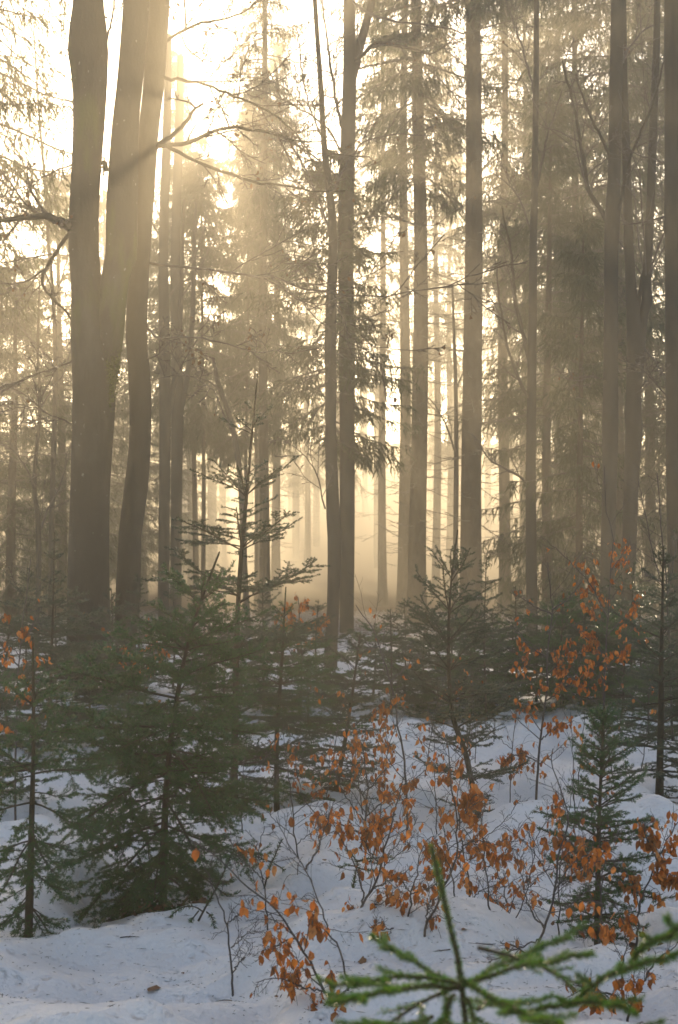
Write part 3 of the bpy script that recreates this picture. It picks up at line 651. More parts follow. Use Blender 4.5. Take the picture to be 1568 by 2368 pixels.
sapling('spreading sapling full of rusty leaves across the middle of the snow', 7.6,
        [[(830, 1992), (845, 1900), (850, 1820), (840, 1740), (845, 1680)], [(845, 1900), (800, 1840), (770, 1780), (740, 1740)], [(850, 1830), (890, 1780), (930, 1760)], [(845, 1890), (900, 1840), (950, 1800)], [(840, 1930), (720, 1870), (690, 1800), (680, 1730)]],
        [(800, 1750, 22, 18), (840, 1720, 20, 16), (845, 1780, 20, 12), (900, 1800, 22, 18), (940, 1790, 20, 16), (700, 1740, 20, 14), (670, 1770, 16, 10), (720, 1790, 18, 12), (910, 1830, 18, 12), (960, 1820, 14, 8), (770, 1770, 18, 10), (870, 1740, 14, 8)], 33, .0065, .9, .055, 9, loose=.12)
sapling('thin sapling rising through the edge fir with a few bright orange leaves', 9.0,
        [[(36, 1885), (37, 1700), (43, 1560), (50, 1459), (63, 1359), (72, 1290)], [(48, 1490), (80, 1440), (100, 1400)], [(45, 1540), (10, 1500), (-20, 1440)], [(40, 1620), (80, 1580)]],
        [(45, 1465, 10, 5), (55, 1487, 12, 8), (40, 1510, 12, 8), (15, 1588, 14, 10), (50, 1612, 14, 10), (30, 1622, 14, 9), (4, 1428, 10, 6), (20, 1660, 18, 10), (98, 1515, 10, 4)], 34, .008, 1.0, .066, 8, loose=.05)
sapling('bare forked seedling standing alone in a dimple of the open snow', 5.31,
        [[(539, 2293), (537, 2245), (534, 2201), (524, 2136), (501, 2076), (481, 2016), (446, 1945)], [(524, 2136), (545, 2118), (566, 2111)], [(535, 2190), (553, 2175), (571, 2156), (590, 2160)], [(537, 2250), (556, 2221), (572, 2212)]], [], 35, .0045, 1.0, .05, 4, bare=True)
sapling('hazy orange-leaved beech bush beside the slender misty trunk', 16.5,
        [[(690, 1619), (690, 1520), (692, 1440), (690, 1380)], [(690, 1540), (650, 1470), (630, 1420)], [(690, 1530), (730, 1470), (755, 1430)], [(690, 1500), (670, 1430), (665, 1400)]],
        [(640, 1420, 20, 26), (665, 1405, 20, 34), (690, 1400, 20, 36), (715, 1410, 20, 30), (740, 1430, 20, 24), (680, 1430, 24, 30), (720, 1440, 24, 26), (760, 1450, 14, 12), (650, 1450, 20, 16)], 36, .012, 1.0, .08, 10)
sapling('twiggy dark sapling with scattered leaves beneath the forked beech', 14.5,
        [[(330, 1662), (335, 1580), (320, 1500), (330, 1440)], [(333, 1600), (300, 1540), (280, 1500)], [(333, 1590), (360, 1530), (380, 1490)]],
        [(330, 1480, 20, 12), (350, 1495, 20, 14), (360, 1510, 16, 10), (250, 1490, 10, 4), (290, 1520, 16, 8), (170, 1420, 10, 4)], 37, .01, 1.0, .075, 8)
sapling('leafless twiggy bush in front of the dark edge trunk', 12.5,
        [[(1555, 1720), (1548, 1500), (1540, 1350), (1528, 1220), (1520, 1090)], [(1545, 1400), (1510, 1280), (1490, 1180), (1475, 1110)], [(1542, 1380), (1560, 1280), (1580, 1180)], [(1540, 1350), (1500, 1330), (1470, 1290)]], [], 38, .012, 1.0, .05, 12, bare=True)

rng = np.random.default_rng(404)
for i, (px, py, hgt) in enumerate([(690, 2010, .75), (862, 1965, .8), (1012, 1882, .7), (1122, 1992, .75), (1178, 1835, .9), (1332, 1965, .85), (1425, 1872, .9), (1152, 2195, .5), (1335, 1792, 1.0), (982, 1772, .9), (745, 1852, .9), (1482, 1800, 1.0), (1060, 2105, .6), (620, 2150, .45), (905, 2085, .5), (1290, 2110, .6), (1100, 1760, .8), (560, 1960, .6), (1385, 2240, .5), (840, 1850, .8)]):
    d = DG(py); k = F / d * hgt; ln = rng.uniform(-.3, .3)
    main = [(px, py), (px + ln * k * .3, py - k * .35), (px + ln * k * .5 + rng.normal() * 8, py - k * .7), (px + ln * k + rng.normal() * 10, py - k)]
    st = [main]
    for q in range(rng.integers(1, 4)):
        t = rng.uniform(.15, .7); x0 = px + ln * k * t * .8; y0 = py - k * t; sd = rng.choice([-1, 1]); l = k * rng.uniform(.25, .5)
        st.append([(x0, y0), (x0 + sd * l * .5, y0 - l * .45), (x0 + sd * l * .8, y0 - l * .9)])
    o = sapling('x', d, st, [(main[2][0], main[2][1], 26, 5), (st[1][2][0], st[1][2][1], 20, 4)] if i % 2 else [], 500 + i, .0042, 1.0, .055, 6, loose=.1)
    o['label'] = 'thin twiggy beech sapling with a few leaves standing among the leafy ones on the snow'; o['group'] = 'thin twiggy saplings across the snow'


# ------------------------------------------------------------------ tall beeches (bare), trunks and limbs drawn in place
def trunk_curve(pts, d, base=None, n=46):
    """pts: (x centre, y, width) from the base up, in picture units at distance d; returns centre line and radii"""
    a = np.array([[*P(x, y, d), w / 2 / F * d] for x, y, w in pts])
    return spl(a, n)


def limb(mb, tb, rng, pts, d, w0, w1, dy=0.0, twigs=9, tl=.35, leafy=0, lm=None, up=.03, fine=True, K=20, drop=0):
    n = len(pts)
    pl = [P(x, y, d + dy * j / (n - 1)) for j, (x, y) in enumerate(pts)]
    cur = spl(pl, K)[None]; L = plen(cur)[0]
    cur[0, 1:] += rng.normal(size=(K - 1, 3)) * L * .003
    R1 = (np.linspace(w0, w1, K) / 2 / F * d)[None]
    mb.tubes(cur, R1, 7, 0, .05, rng)
    tips = []
    if twigs:
        B2, R2 = kids(rng, cur, R1, twigs, .15, .98, tl, R(45), up, .13, 7, .45, .5, shrink=.45)
        R2 = np.maximum(R2, .0065); tb.tubes(B2, R2, 4, 0)
        B3, R3 = kids(rng, B2, R2, 6, .15, .97, .42, R(42), .02, .14, 5, .6, .6); R3 = np.maximum(R3, .0048); tb.tubes(B3, R3, 3, 0, cap=False)
        tips.append(B3[:, 2:].reshape(-1, 3))
        if fine:
            B4, R4 = kids(rng, B3, R3, 4, .2, .97, .5, R(42), .02, .14, 4, .6, .7); R4 = np.maximum(R4, .0036); tb.tubes(B4, R4, 3, 0, cap=False)
            tips.append(B4[:, 1:].reshape(-1, 3))
    if leafy and tips:
        tp = np.vstack(tips); leaves(tb, rng, tp[rng.choice(len(tp), min(leafy, len(tp)), replace=False)], .07, 1, .6)


def beech(label, d, trunks, limbs, seed, bark=None, name='beech_tree', crown=True, base_py=None):
    rng = np.random.default_rng(seed)
    bark = bark or M_BEECH
    x0, y0, w0 = trunks[0][0]
    b = P(x0, y0, d); b[2] = gz(b[0], b[1]) - .1
    o = thing(name, label, 'tree', b)
    top = []
    for i, t in enumerate(trunks):
        s = trunk_curve(t, d)
        if i == 0: s[0, 2] = min(s[0, 2], b[2])
        mb = MB(b); mb.tubes(s[:, :3], s[:, 3], 18, 0, .018, rng); mb.build('trunk' if i == 0 else 'stem', bark, o)
        top.append(s[-1])
    for l in limbs:
        mb = MB(b); tb = MB(b); limb(mb, tb, rng, d=d, **l); br = mb.build('branch', bark if l['w0'] > 7 else M_TWIG, o)
        if tb.n: tb.build('twig_spray', [M_TWIG, M_OLDLEAF], br)
    if crown:
        mb = MB(b)
        for s in top:
            p0 = np.repeat(s[None, :3], 6, 0)
            az = rng.uniform(0, 6.28, 6); dr = np.stack([np.cos(az) * .6, np.sin(az) * .6, np.ones(6)], -1)
            L = rng.uniform(3, 5.5, 6)[:, None]
            cur = np.stack([p0 + dr * L * t - np.array([0, 0, .3]) + .25 * rng.normal(size=p0.shape) * t for t in np.linspace(0, 1, 8)], 1)
            R1 = s[3] * .5 * np.linspace(1, .2, 8)[None].repeat(6, 0); mb.tubes(cur, R1, 6, 0)
            B2, R2 = kids(rng, cur, R1, 9, .15, .97, .45, R(42), .06, .12, 6, .3, .5); mb.tubes(B2, R2, 4, 0)
            B3, R3 = kids(rng, B2, R2, 6, .15, .97, .45, R(42), .04, .14, 5, .4, .6); mb.tubes(B3, np.maximum(R3, .003), 3, 0, cap=False)
        mb.build('crown', M_TWIG, o)
    return o


beech('massive forked beech with a mossy crotch and burls high on one stem', 18,
      [[(207, 1600, 112), (206, 1480, 102), (204, 1385, 98), (206, 1240, 94), (209, 1140, 91), (214, 1020, 94), (218, 900, 98), (210, 780, 92), (201, 660, 74), (194, 590, 72), (194, 500, 72), (199, 400, 70), (205, 300, 73), (208, 200, 80), (204, 110, 94), (205, 60, 84), (205, 0, 70), (206, -200, 62), (212, -700, 40)],
       [(222, 1010, 50), (234, 900, 66), (247, 780, 76), (266, 650, 66), (280, 590, 72), (282, 480, 72), (290, 300, 64), (302, 180, 62), (316, 0, 60), (328, -250, 52), (345, -700, 32)]],
      [dict(pts=[(170, 530), (148, 516), (125, 506), (95, 499), (50, 504), (0, 511), (-70, 535)], w0=22, w1=6, dy=-1.2, twigs=10, tl=.5, leafy=12),
       dict(pts=[(168, 530), (140, 570), (112, 612), (100, 637), (103, 667), (125, 692), (158, 727), (175, 780)], w0=10, w1=4, dy=1.0, twigs=9, tl=.55, leafy=6),
       dict(pts=[(110, 618), (60, 650), (10, 655), (-50, 640)], w0=5, w1=2, dy=-.6, twigs=8, tl=.5, leafy=8),
       dict(pts=[(175, 830), (130, 850), (70, 870), (0, 900)], w0=4, w1=1.6, dy=-1, twigs=9, tl=.5),
       dict(pts=[(168, 380), (120, 400), (60, 430), (10, 450), (-30, 500)], w0=4, w1=1.5, dy=1, twigs=9, tl=.5, leafy=6),
       dict(pts=[(246, 395), (242, 376), (233, 378), (228, 372)], w0=12, w1=9, twigs=0),
       dict(pts=[(240, 130), (250, 80), (262, 30), (268, -60)], w0=6, w1=4, dy=.5, twigs=7, tl=.4),
       dict(pts=[(165, 980), (120, 960), (60, 940), (-20, 960)], w0=3.5, w1=1.4, dy=-1.5, twigs=9, tl=.5, leafy=4)], 51, M_BEECHMOSS)
moss_root = [q for q in bpy.data.objects if q.name.startswith('beech_tree') and q.parent is None][0]
rng = np.random.default_rng(3); mb = MB(moss_root.location)
q = np.stack([rng.normal(258, 10, 1500) - .05 * (ty := rng.normal(845, 38, 1500)) + 42, ty], -1)
q = np.array([P(a, b_, 18 - .21 + .16 * ((a - 236) / 44) ** 2 + .02) for a, b_ in q])
leaves(mb, rng, q, .035, 0, .5); mb.build('moss', mat('trunk_moss', (.045, .075, .010), .9, .1, var=[(.07, .10, .012), (.03, .05, .01)]), moss_root)
beech('sinuous dark beech close beside the forked one, its long branches reaching across', 18.6,
      [[(288, 1590, 60), (290, 1480, 52), (296, 1385, 60), (301, 1234, 54), (313, 1143, 56), (324, 1018, 50), (324, 892, 51), (317, 800, 48), (316, 767, 49), (320, 642, 49), (325, 590, 46), (334, 450, 46), (344, 300, 46), (355, 200, 48), (362, 100, 48), (369, 0, 48), (378, -200, 44), (392, -700, 26)]],
      [dict(pts=[(358, 345), (371, 331), (401, 311), (431, 281), (451, 251), (470, 240)], w0=13, w1=6, dy=.8, twigs=0),
       dict(pts=[(452, 250), (440, 238), (420, 232), (395, 226)], w0=6, w1=2, dy=.3, twigs=4, tl=.4),
       dict(pts=[(365, 338), (390, 336), (436, 330), (491, 306), (541, 294), (591, 301), (646, 312), (700, 330), (784, 326)], w0=11, w1=2.5, dy=-1.5, twigs=13, tl=.3, leafy=10),
       dict(pts=[(380, 334), (411, 351), (451, 371), (501, 391), (551, 408), (601, 423), (652, 428), (730, 442), (800, 440)], w0=9, w1=2.5, dy=-1, twigs=12, tl=.28, leafy=8),
       dict(pts=[(375, 177), (426, 186), (476, 196), (516, 211), (551, 226), (610, 250), (680, 300), (720, 370)], w0=8, w1=2.2, dy=-2, twigs=13, tl=.35, leafy=16),
       dict(pts=[(378, 100), (416, 75), (466, 53), (516, 45), (569, 25), (620, -20)], w0=8, w1=3, dy=.5, twigs=10, tl=.3, leafy=10),
       dict(pts=[(430, 65), (428, 20), (420, -60)], w0=5, w1=3, dy=-.5, twigs=7, tl=.5, leafy=5),
       dict(pts=[(416, 78), (440, 120), (480, 140), (510, 150)], w0=4, w1=2, dy=1, twigs=7, tl=.5, leafy=8),
       dict(pts=[(345, 608), (401, 617), (476, 622), (551, 634), (626, 642), (677, 657), (786, 684), (882, 682), (982, 672), (1058, 647), (1110, 610)], w0=7, w1=1.8, dy=-3.5, twigs=15, tl=.22, leafy=26),
       dict(pts=[(340, 752), (355, 770), (373, 780), (451, 780), (501, 790), (576, 812), (630, 815), (655, 795)], w0=6, w1=1.6, dy=-2.5, twigs=11, tl=.25, leafy=30),
       dict(pts=[(340, 830), (366, 820), (385, 800), (420, 770)], w0=4, w1=1.5, dy=-.6, twigs=7, tl=.5, leafy=3),
       dict(pts=[(346, 880), (420, 865), (470, 885), (505, 910)], w0=3, w1=1.5, dy=-1.6, twigs=8, tl=.4, leafy=3),
       dict(pts=[(626, 642), (690, 690), (760, 760), (860, 800), (960, 810)], w0=3, w1=1.5, dy=-2, twigs=10, tl=.3, leafy=12)], 52)
beech('slim curving beech in front of the misty paired trunk', 23,
      [[(765, 1545, 30), (766, 1480, 30), (771, 1385, 29), (774, 1240, 33), (770, 1180, 31), (765, 1000, 26), (765, 900, 27), (764, 780, 27), (766, 690, 24), (770, 600, 22), (769, 520, 20), (762, 440, 17), (750, 340, 14), (742, 200, 12), (732, 60, 11), (722, -100, 10), (700, -400, 7)]],
      [dict(pts=[(768, 560), (740, 470), (700, 380), (660, 320), (620, 280)], w0=7, w1=2.5, dy=2, twigs=15, tl=.45, leafy=60),
       dict(pts=[(752, 1175), (745, 1150), (730, 1090), (690, 1040), (640, 1010)], w0=4, w1=1.5, dy=-1, twigs=8, tl=.4),
       dict(pts=[(762, 460), (790, 400), (830, 340), (900, 310), (1000, 315)], w0=6, w1=2, dy=1, twigs=12, tl=.35, leafy=14),
       dict(pts=[(766, 640), (730, 610), (690, 590), (640, 590)], w0=4, w1=1.6, dy=-1.5, twigs=9, tl=.4, leafy=8),
       dict(pts=[(750, 330), (720, 260), (700, 180), (690, 80)], w0=5, w1=2.5, dy=1, twigs=10, tl=.4, leafy=12)], 53)
beech('pale hazy beech twinned with the slim curving one, forking high in the glare', 31,
      [[(802, 1478, 32), (802, 1385, 32), (803, 1240, 34), (803, 1100, 36), (803, 1000, 35), (802, 800, 38), (800, 680, 36), (800, 500, 36), (804, 350, 34), (808, 200, 32), (808, 60, 28), (806, -100, 26), (800, -400, 20)],
       [(812, 190, 22), (828, 120, 22), (848, 50, 18), (864, -20, 16), (890, -200, 12)]],
      [dict(pts=[(815, 150), (837, 128), (872, 100), (932, 108), (997, 123), (1043, 95)], w0=10, w1=3, dy=-1, twigs=12, tl=.4, leafy=24),
       dict(pts=[(806, -20), (832, 20), (907, 48), (997, 60), (1093, 73), (1163, 50), (1213, 35)], w0=7, w1=2, dy=-3, twigs=14, tl=.3, leafy=26),
       dict(pts=[(795, 300), (775, 220), (760, 120), (745, 0)], w0=9, w1=4, dy=1, twigs=10, tl=.35, leafy=12),
       dict(pts=[(790, 350), (750, 290), (690, 250), (620, 215), (560, 200)], w0=6, w1=2.5, dy=-2, twigs=16, tl=.45, leafy=90),
       dict(pts=[(790, 420), (740, 370), (670, 330), (590, 320), (530, 330)], w0=6, w1=2.5, dy=-1, twigs=16, tl=.45, leafy=70),
       dict(pts=[(812, 520), (860, 500), (930, 510), (1000, 520), (1080, 470)], w0=4, w1=1.5, dy=-3, twigs=12, tl=.3, leafy=14)], 54)
beech('thin beech with steep whip-like branches, standing before the drooping spruce', 27,
      [[(1230, 1500, 28), (1230, 1385, 26), (1228, 1240, 25), (1227, 1100, 24), (1228, 1000, 22), (1230, 850, 20), (1232, 700, 19), (1233, 560, 18), (1236, 450, 16), (1238, 300, 14), (1240, 130, 13), (1240, -100, 11), (1236, -400, 7)]],
      [dict(pts=[(1226, 840), (1212, 780), (1198, 730), (1188, 660), (1180, 580), (1160, 480)], w0=11, w1=4, dy=1, twigs=10, tl=.35),
       dict(pts=[(1224, 925), (1206, 890), (1190, 850), (1170, 790), (1155, 700), (1148, 620)], w0=8, w1=3, dy=-.6, twigs=9, tl=.35),
       dict(pts=[(1222, 1125), (1200, 1100), (1170, 1085), (1130, 1060), (1100, 1010)], w0=7, w1=2.5, dy=-1, twigs=9, tl=.35),
       dict(pts=[(1236, 470), (1252, 380), (1270, 300), (1300, 210)], w0=8, w1=3, dy=1, twigs=9, tl=.35, leafy=10),
       dict(pts=[(1236, 560), (1210, 480), (1180, 430), (1140, 400)], w0=6, w1=2.5, dy=1, twigs=9, tl=.4, leafy=8),
       dict(pts=[(1236, 820), (1260, 800), (1310, 795), (1370, 780)], w0=4, w1=2, dy=1, twigs=8, tl=.35, leafy=10),
       dict(pts=[(1238, 250), (1220, 150), (1190, 60), (1160, -30)], w0=7, w1=3, dy=1, twigs=10, tl=.4, leafy=10)], 55)
beech('straight grey beech with curved limbs sweeping up from one side', 23,
      [[(1403, 1530, 38), (1404, 1400, 34), (1406, 1240, 34), (1410, 1100, 34), (1411, 980, 37), (1412, 850, 33), (1413, 700, 33), (1413, 600, 33), (1416, 500, 36), (1420, 400, 30), (1424, 200, 30), (1428, 0, 30), (1430, -250, 24), (1434, -500, 16)]],
      [dict(pts=[(1408, 515), (1396, 500), (1378, 470), (1363, 441), (1350, 380), (1338, 311), (1323, 226), (1300, 140)], w0=12, w1=5, dy=1, twigs=12, tl=.3, leafy=8),
       dict(pts=[(1412, 365), (1403, 346), (1388, 312), (1373, 286), (1353, 240), (1330, 170)], w0=8, w1=3.5, dy=-.8, twigs=10, tl=.35),
       dict(pts=[(1426, 510), (1440, 440), (1454, 376), (1484, 301), (1509, 240), (1535, 140)], w0=9, w1=4, dy=-1, twigs=10, tl=.35),
       dict(pts=[(1400, 880), (1370, 870), (1330, 880), (1290, 870)], w0=3.5, w1=1.6, dy=-1, twigs=8, tl=.35, leafy=8),
       dict(pts=[(1425, 180), (1450, 120), (1490, 70), (1530, 50)], w0=7, w1=3, dy=1, twigs=9, tl=.4, leafy=6)], 56)
beech('beech with a tight fork and a knobby elbow beside the straight grey beech', 23.8,
      [[(1452, 1520, 36), (1452, 1400, 30), (1456, 1240, 33), (1460, 1100, 36), (1466, 1000, 40), (1463, 970, 40), (1466, 900, 36), (1470, 800, 44), (1467, 760, 36), (1458, 650, 24), (1452, 500, 22), (1448, 350, 20), (1442, 200, 18), (1440, 0, 16), (1440, -300, 10)],
       [(1474, 830, 28), (1482, 770, 24), (1490, 720, 22), (1497, 695, 26), (1495, 660, 22), (1500, 560, 20), (1506, 420, 19), (1512, 250, 18), (1518, 100, 16), (1522, -200, 12)],
       [(1474, 760, 8), (1477, 700, 9), (1484, 650, 9), (1494, 610, 8)]],
      [dict(pts=[(1484, 800), (1510, 830), (1540, 870), (1590, 900)], w0=5, w1=2.5, dy=-1.5, twigs=9, tl=.4),
       dict(pts=[(1480, 900), (1500, 880), (1530, 920), (1580, 960)], w0=4, w1=2, dy=-1.5, twigs=8, tl=.4, leafy=4),
       dict(pts=[(1505, 400), (1520, 330), (1545, 280), (1590, 220)], w0=6, w1=3, dy=1, twigs=9, tl=.4),
       dict(pts=[(1448, 700), (1440, 710), (1420, 690), (1400, 640)], w0=4, w1=2, dy=1, twigs=7, tl=.4)], 57)
beech('dark thick trunk cut off by the picture edge', 19.5,
      [[(1574, 1570, 60), (1573, 1400, 56), (1572, 1285, 56), (1568, 1100, 56), (1567, 900, 56), (1567, 700, 58), (1566, 500, 60), (1566, 300, 58), (1566, 100, 58), (1566, -100, 56), (1566, -600, 40)]],
      [dict(pts=[(1545, 500), (1534, 501), (1484, 514), (1439, 519)], w0=6, w1=3, dy=.6, twigs=6, tl=.35),
       dict(pts=[(1545, 380), (1520, 370), (1480, 360), (1450, 340)], w0=4, w1=2, dy=.6, twigs=6, tl=.4),
       dict(pts=[(1545, 920), (1510, 880), (1480, 850), (1430, 830)], w0=4, w1=2, dy=-.6, twigs=8, tl=.4)], 58)
# thin understorey stems in the mist
beech('leaning dead snag in the golden mist behind the slender fir', 30,
      [[(575, 1470, 14), (565, 1300, 14), (556, 1110, 13), (540, 1000, 13), (524, 940, 12), (506, 890, 11), (495, 840, 7), (492, 825, 3)]],
      [dict(pts=[(512, 905), (480, 880), (440, 870), (400, 868)], w0=4, w1=1.6, dy=-1, twigs=6, tl=.35)], 59, name='dead_snag', crown=False)
beech('thin crooked young beech in pale haze beside the forked trunk', 26,
      [[(84, 1500, 14), (88, 1400, 13), (90, 1300, 12), (88, 1200, 12), (80, 1130, 10), (84, 1050, 9), (92, 950, 8), (88, 800, 6), (92, 650, 4)]],
      [dict(pts=[(90, 1240), (110, 1180), (140, 1120), (160, 1050)], w0=6, w1=2, dy=1, twigs=9, tl=.45),
       dict(pts=[(82, 1130), (60, 1080), (30, 1040), (-10, 1020)], w0=5, w1=2, dy=-1, twigs=9, tl=.45),
       dict(pts=[(90, 950), (120, 900), (150, 860), (165, 800)], w0=4, w1=2, dy=1, twigs=9, tl=.45),
       dict(pts=[(88, 1000), (60, 930), (20, 900), (-30, 890)], w0=4, w1=2, dy=1, twigs=9, tl=.45),
       dict(pts=[(88, 800), (50, 760), (10, 700), (-10, 650)], w0=4, w1=2, dy=1, twigs=9, tl=.5)], 60, crown=False)
beech('wispy tall birch-like tree against the bright sky beside the forked beech', 30,
      [[(118, 1480, 14), (120, 1200, 13), (128, 900, 11), (124, 700, 9), (112, 560, 8), (104, 420, 7), (92, 280, 5), (84, 160, 4), (78, 60, 3)]],
      [dict(pts=[(108, 480), (140, 420), (150, 340), (158, 240)], w0=4, w1=2, dy=1, twigs=9, tl=.4, leafy=20),
       dict(pts=[(98, 350), (70, 290), (60, 200), (40, 120)], w0=3.5, w1=2, dy=1, twigs=8, tl=.35, leafy=10),
       dict(pts=[(112, 560), (70, 520), (30, 470), (10, 400)], w0=4, w1=2, dy=-1, twigs=10, tl=.45, leafy=14),
       dict(pts=[(122, 680), (80, 640), (40, 630), (-10, 600)], w0=4, w1=2, dy=-1, twigs=10, tl=.5, leafy=10),
       dict(pts=[(124, 700), (150, 620), (160, 560), (162, 480)], w0=4, w1=2, dy=1, twigs=10, tl=.45, leafy=14),
       dict(pts=[(128, 860), (90, 800), (40, 780), (-20, 740)], w0=4, w1=2, dy=-1, twigs=11, tl=.5),
       dict(pts=[(90, 270), (110, 200), (140, 120), (150, 20)], w0=3, w1=2, dy=1, twigs=8, tl=.35, leafy=16)], 61, crown=False)
beech('spindly young tree in the mist before the stout spruce', 33,
      [[(1052, 1460, 13), (1053, 1300, 12), (1055, 1100, 11), (1054, 900, 9), (1050, 780, 7), (1046, 660, 5)]],
      [dict(pts=[(1055, 1050), (1030, 980), (1000, 930), (970, 900)], w0=5, w1=2, dy=-1, twigs=8, tl=.4),
       dict(pts=[(1054, 900), (1075, 850), (1090, 780), (1110, 700)], w0=4, w1=2, dy=1, twigs=8, tl=.4)], 62, crown=False)
for px, w, d, lab, tp in [(382, 26, 36, 'hazy round trunk just behind the sinuous beech', -200), (410, 26, 40, 'paler hazy trunk forking low behind the sinuous beech', -150)]:
    beech(lab, d, [[(px - 4, 1300 + 5261 / d, w + 2), (px - 2, 1200, w), (px, 900, w), (px - 4, 600, w - 3), (px + 4, 300, w - 6), (px + 8, tp + 280, w - 12)],
                   [(px, 1010, w * .55), (px + 12, 930, w * .5), (px + 26, 850, w * .48), (px + 36, 720, w * .42), (px + 40, 560, w * .35), (px + 44, 460, w * .2)]],
          [dict(pts=[(px, 700), (px + 40, 640), (px + 80, 560), (px + 100, 480)], w0=5, w1=2.5, dy=1, twigs=9, tl=.4),
           dict(pts=[(px, 560), (px - 40, 500), (px - 60, 440)], w0=5, w1=2.5, dy=1, twigs=9, tl=.4)], 63 + px, crown=False)


# ------------------------------------------------------------------ tall spruces
def spruce_proto(seed, H, c0, Lmax, r0, dead=True, dense=1.0, strand=.42):
    rng = np.random.default_rng(seed)
    o = thing('spruce_tree', 'x', 'tree', (0, 0, 0))
    z = np.linspace(-.2, H, 24); s = np.stack([.05 * np.sin(z * .4 + seed), .05 * np.cos(z * .33 + seed), z], -1)
    rad = r0 * np.clip(1.06 - z / H, .03, 1) ** .75 * (1 + .45 * np.exp(-np.maximum(z, 0) * 1.6))
    mb = MB(); mb.tubes(s, rad, 14, 0, .02, rng); mb.build('trunk', M_SPRUCEBARK, o)
    if dead:      # dry lower branches
        mb = MB(); n = int((H * c0) * 9)
        zz = rng.uniform(H * .07, H * c0 + 2, n); az = rng.uniform(0, 6.28, n); L = rng.uniform(.7, 2.4, n) * (.5 + .5 * zz / (H * c0 + 2))
        d = np.stack([np.cos(az), np.sin(az), rng.uniform(-.5, .1, n)], -1); p = np.stack([0 * zz, 0 * zz, zz], -1)
        pts = [p]
        for k in range(6): p = p + nrm(d) * (L / 6)[:, None]; pts.append(p); d = d + np.array([0, 0, .07]) + .1 * rng.normal(size=d.shape)
        B1 = np.stack(pts, 1); R1 = np.full((n, 1), .013) * np.linspace(1, .4, 7); mb.tubes(B1, R1, 4, 0)
        B2, R2 = kids(rng, B1, R1, 6, .25, .97, .38, R(50), -.03, .12, 5, .8, .5); mb.tubes(B2, np.maximum(R2, .0035), 3, 0, cap=False)
        B3, R3 = kids(rng, B2, R2, 3, .25, .97, .4, R(50), -.03, .12, 4, .8, .6); mb.tubes(B3, np.maximum(R3, .003), 3, 0, cap=False)
        mb.build('deadwood', M_TWIG, o)
    mb = MB()
    zs = np.arange(H * c0, H - .3, .42)
    zs = np.repeat(zs, 5) + rng.uniform(-.2, .2, len(zs) * 5); n = len(zs)
    keep = rng.random(n) < .86; zs = zs[keep]; n = len(zs)
    u = (zs - H * c0) / (H * (1 - c0)); az = rng.uniform(0, 6.28, n)
    L = Lmax * np.clip(1.05 - u, .04, 1) ** .8 * np.clip(.55 + 2.2 * u, 0, 1) * rng.uniform(.6, 1.15, n)
    el = -.45 + .95 * u + rng.normal(size=n) * .1
    d = np.stack([np.cos(az) * np.cos(el), np.sin(az) * np.cos(el), np.sin(el)], -1)
    p = np.stack([.05 * np.sin(zs * .4 + seed), .05 * np.cos(zs * .33 + seed), zs], -1); pts = [p]
    for k in range(7):
        p = p + d * (L / 7)[:, None]; pts.append(p); d = nrm(d + np.array([0, 0, (-.07 if k < 3 else .11)]) + .05 * rng.normal(size=d.shape))
    B1 = np.stack(pts, 1); R1 = (.008 + .008 * L)[:, None] * np.linspace(1, .25, 8); mb.tubes(B1, R1, 4, 1)
    ns = max(6, int(9 * dense))
    B2, R2 = kids(rng, B1, R1, ns, .18, .98, .34, R(55), -.05, .1, 5, .9, .4, shrink=.55, lmin=.15)
    mb.tubes(B2, np.maximum(R2, .003), 3, 1, cap=False)
    for BB, m in ((B1, 12), (B2, 5)):
        t = rng.uniform(.12, 1, (len(BB), m)); q, tn = sample(BB, t); q = q.reshape(-1, 3); tn = tn.reshape(-1, 3)
        dd = nrm(tn * rng.uniform(.1, 1.1, (len(q), 1)) + np.array([0, 0, -1.]) * rng.uniform(.3, 1.2, (len(q), 1)) + .3 * rng.normal(size=q.shape))
        strands(mb, rng, q, dd, strand * rng.uniform(.5, 1.25, len(q)), .024)
    mb.build('crown', [M_CROWN, M_TWIG], o)
    return o


SP = [spruce_proto(1, 27, .42, 3.3, .24, strand=.5), spruce_proto(2, 25, .30, 3.4, .22, strand=.5), spruce_proto(3, 14, .10, 2.9, .14, strand=.42, dense=1.2), spruce_proto(4, 8.6, .08, 1.9, .09, dead=False, strand=.34, dense=1.1), spruce_proto(5, 30, .52, 3.2, .26, strand=.5), spruce_proto(6, 25, .10, 3.9, .2, dead=False, strand=.5), spruce_proto(7, 13, .40, 2.7, .075, dead=False, strand=.42, dense=1.3)]
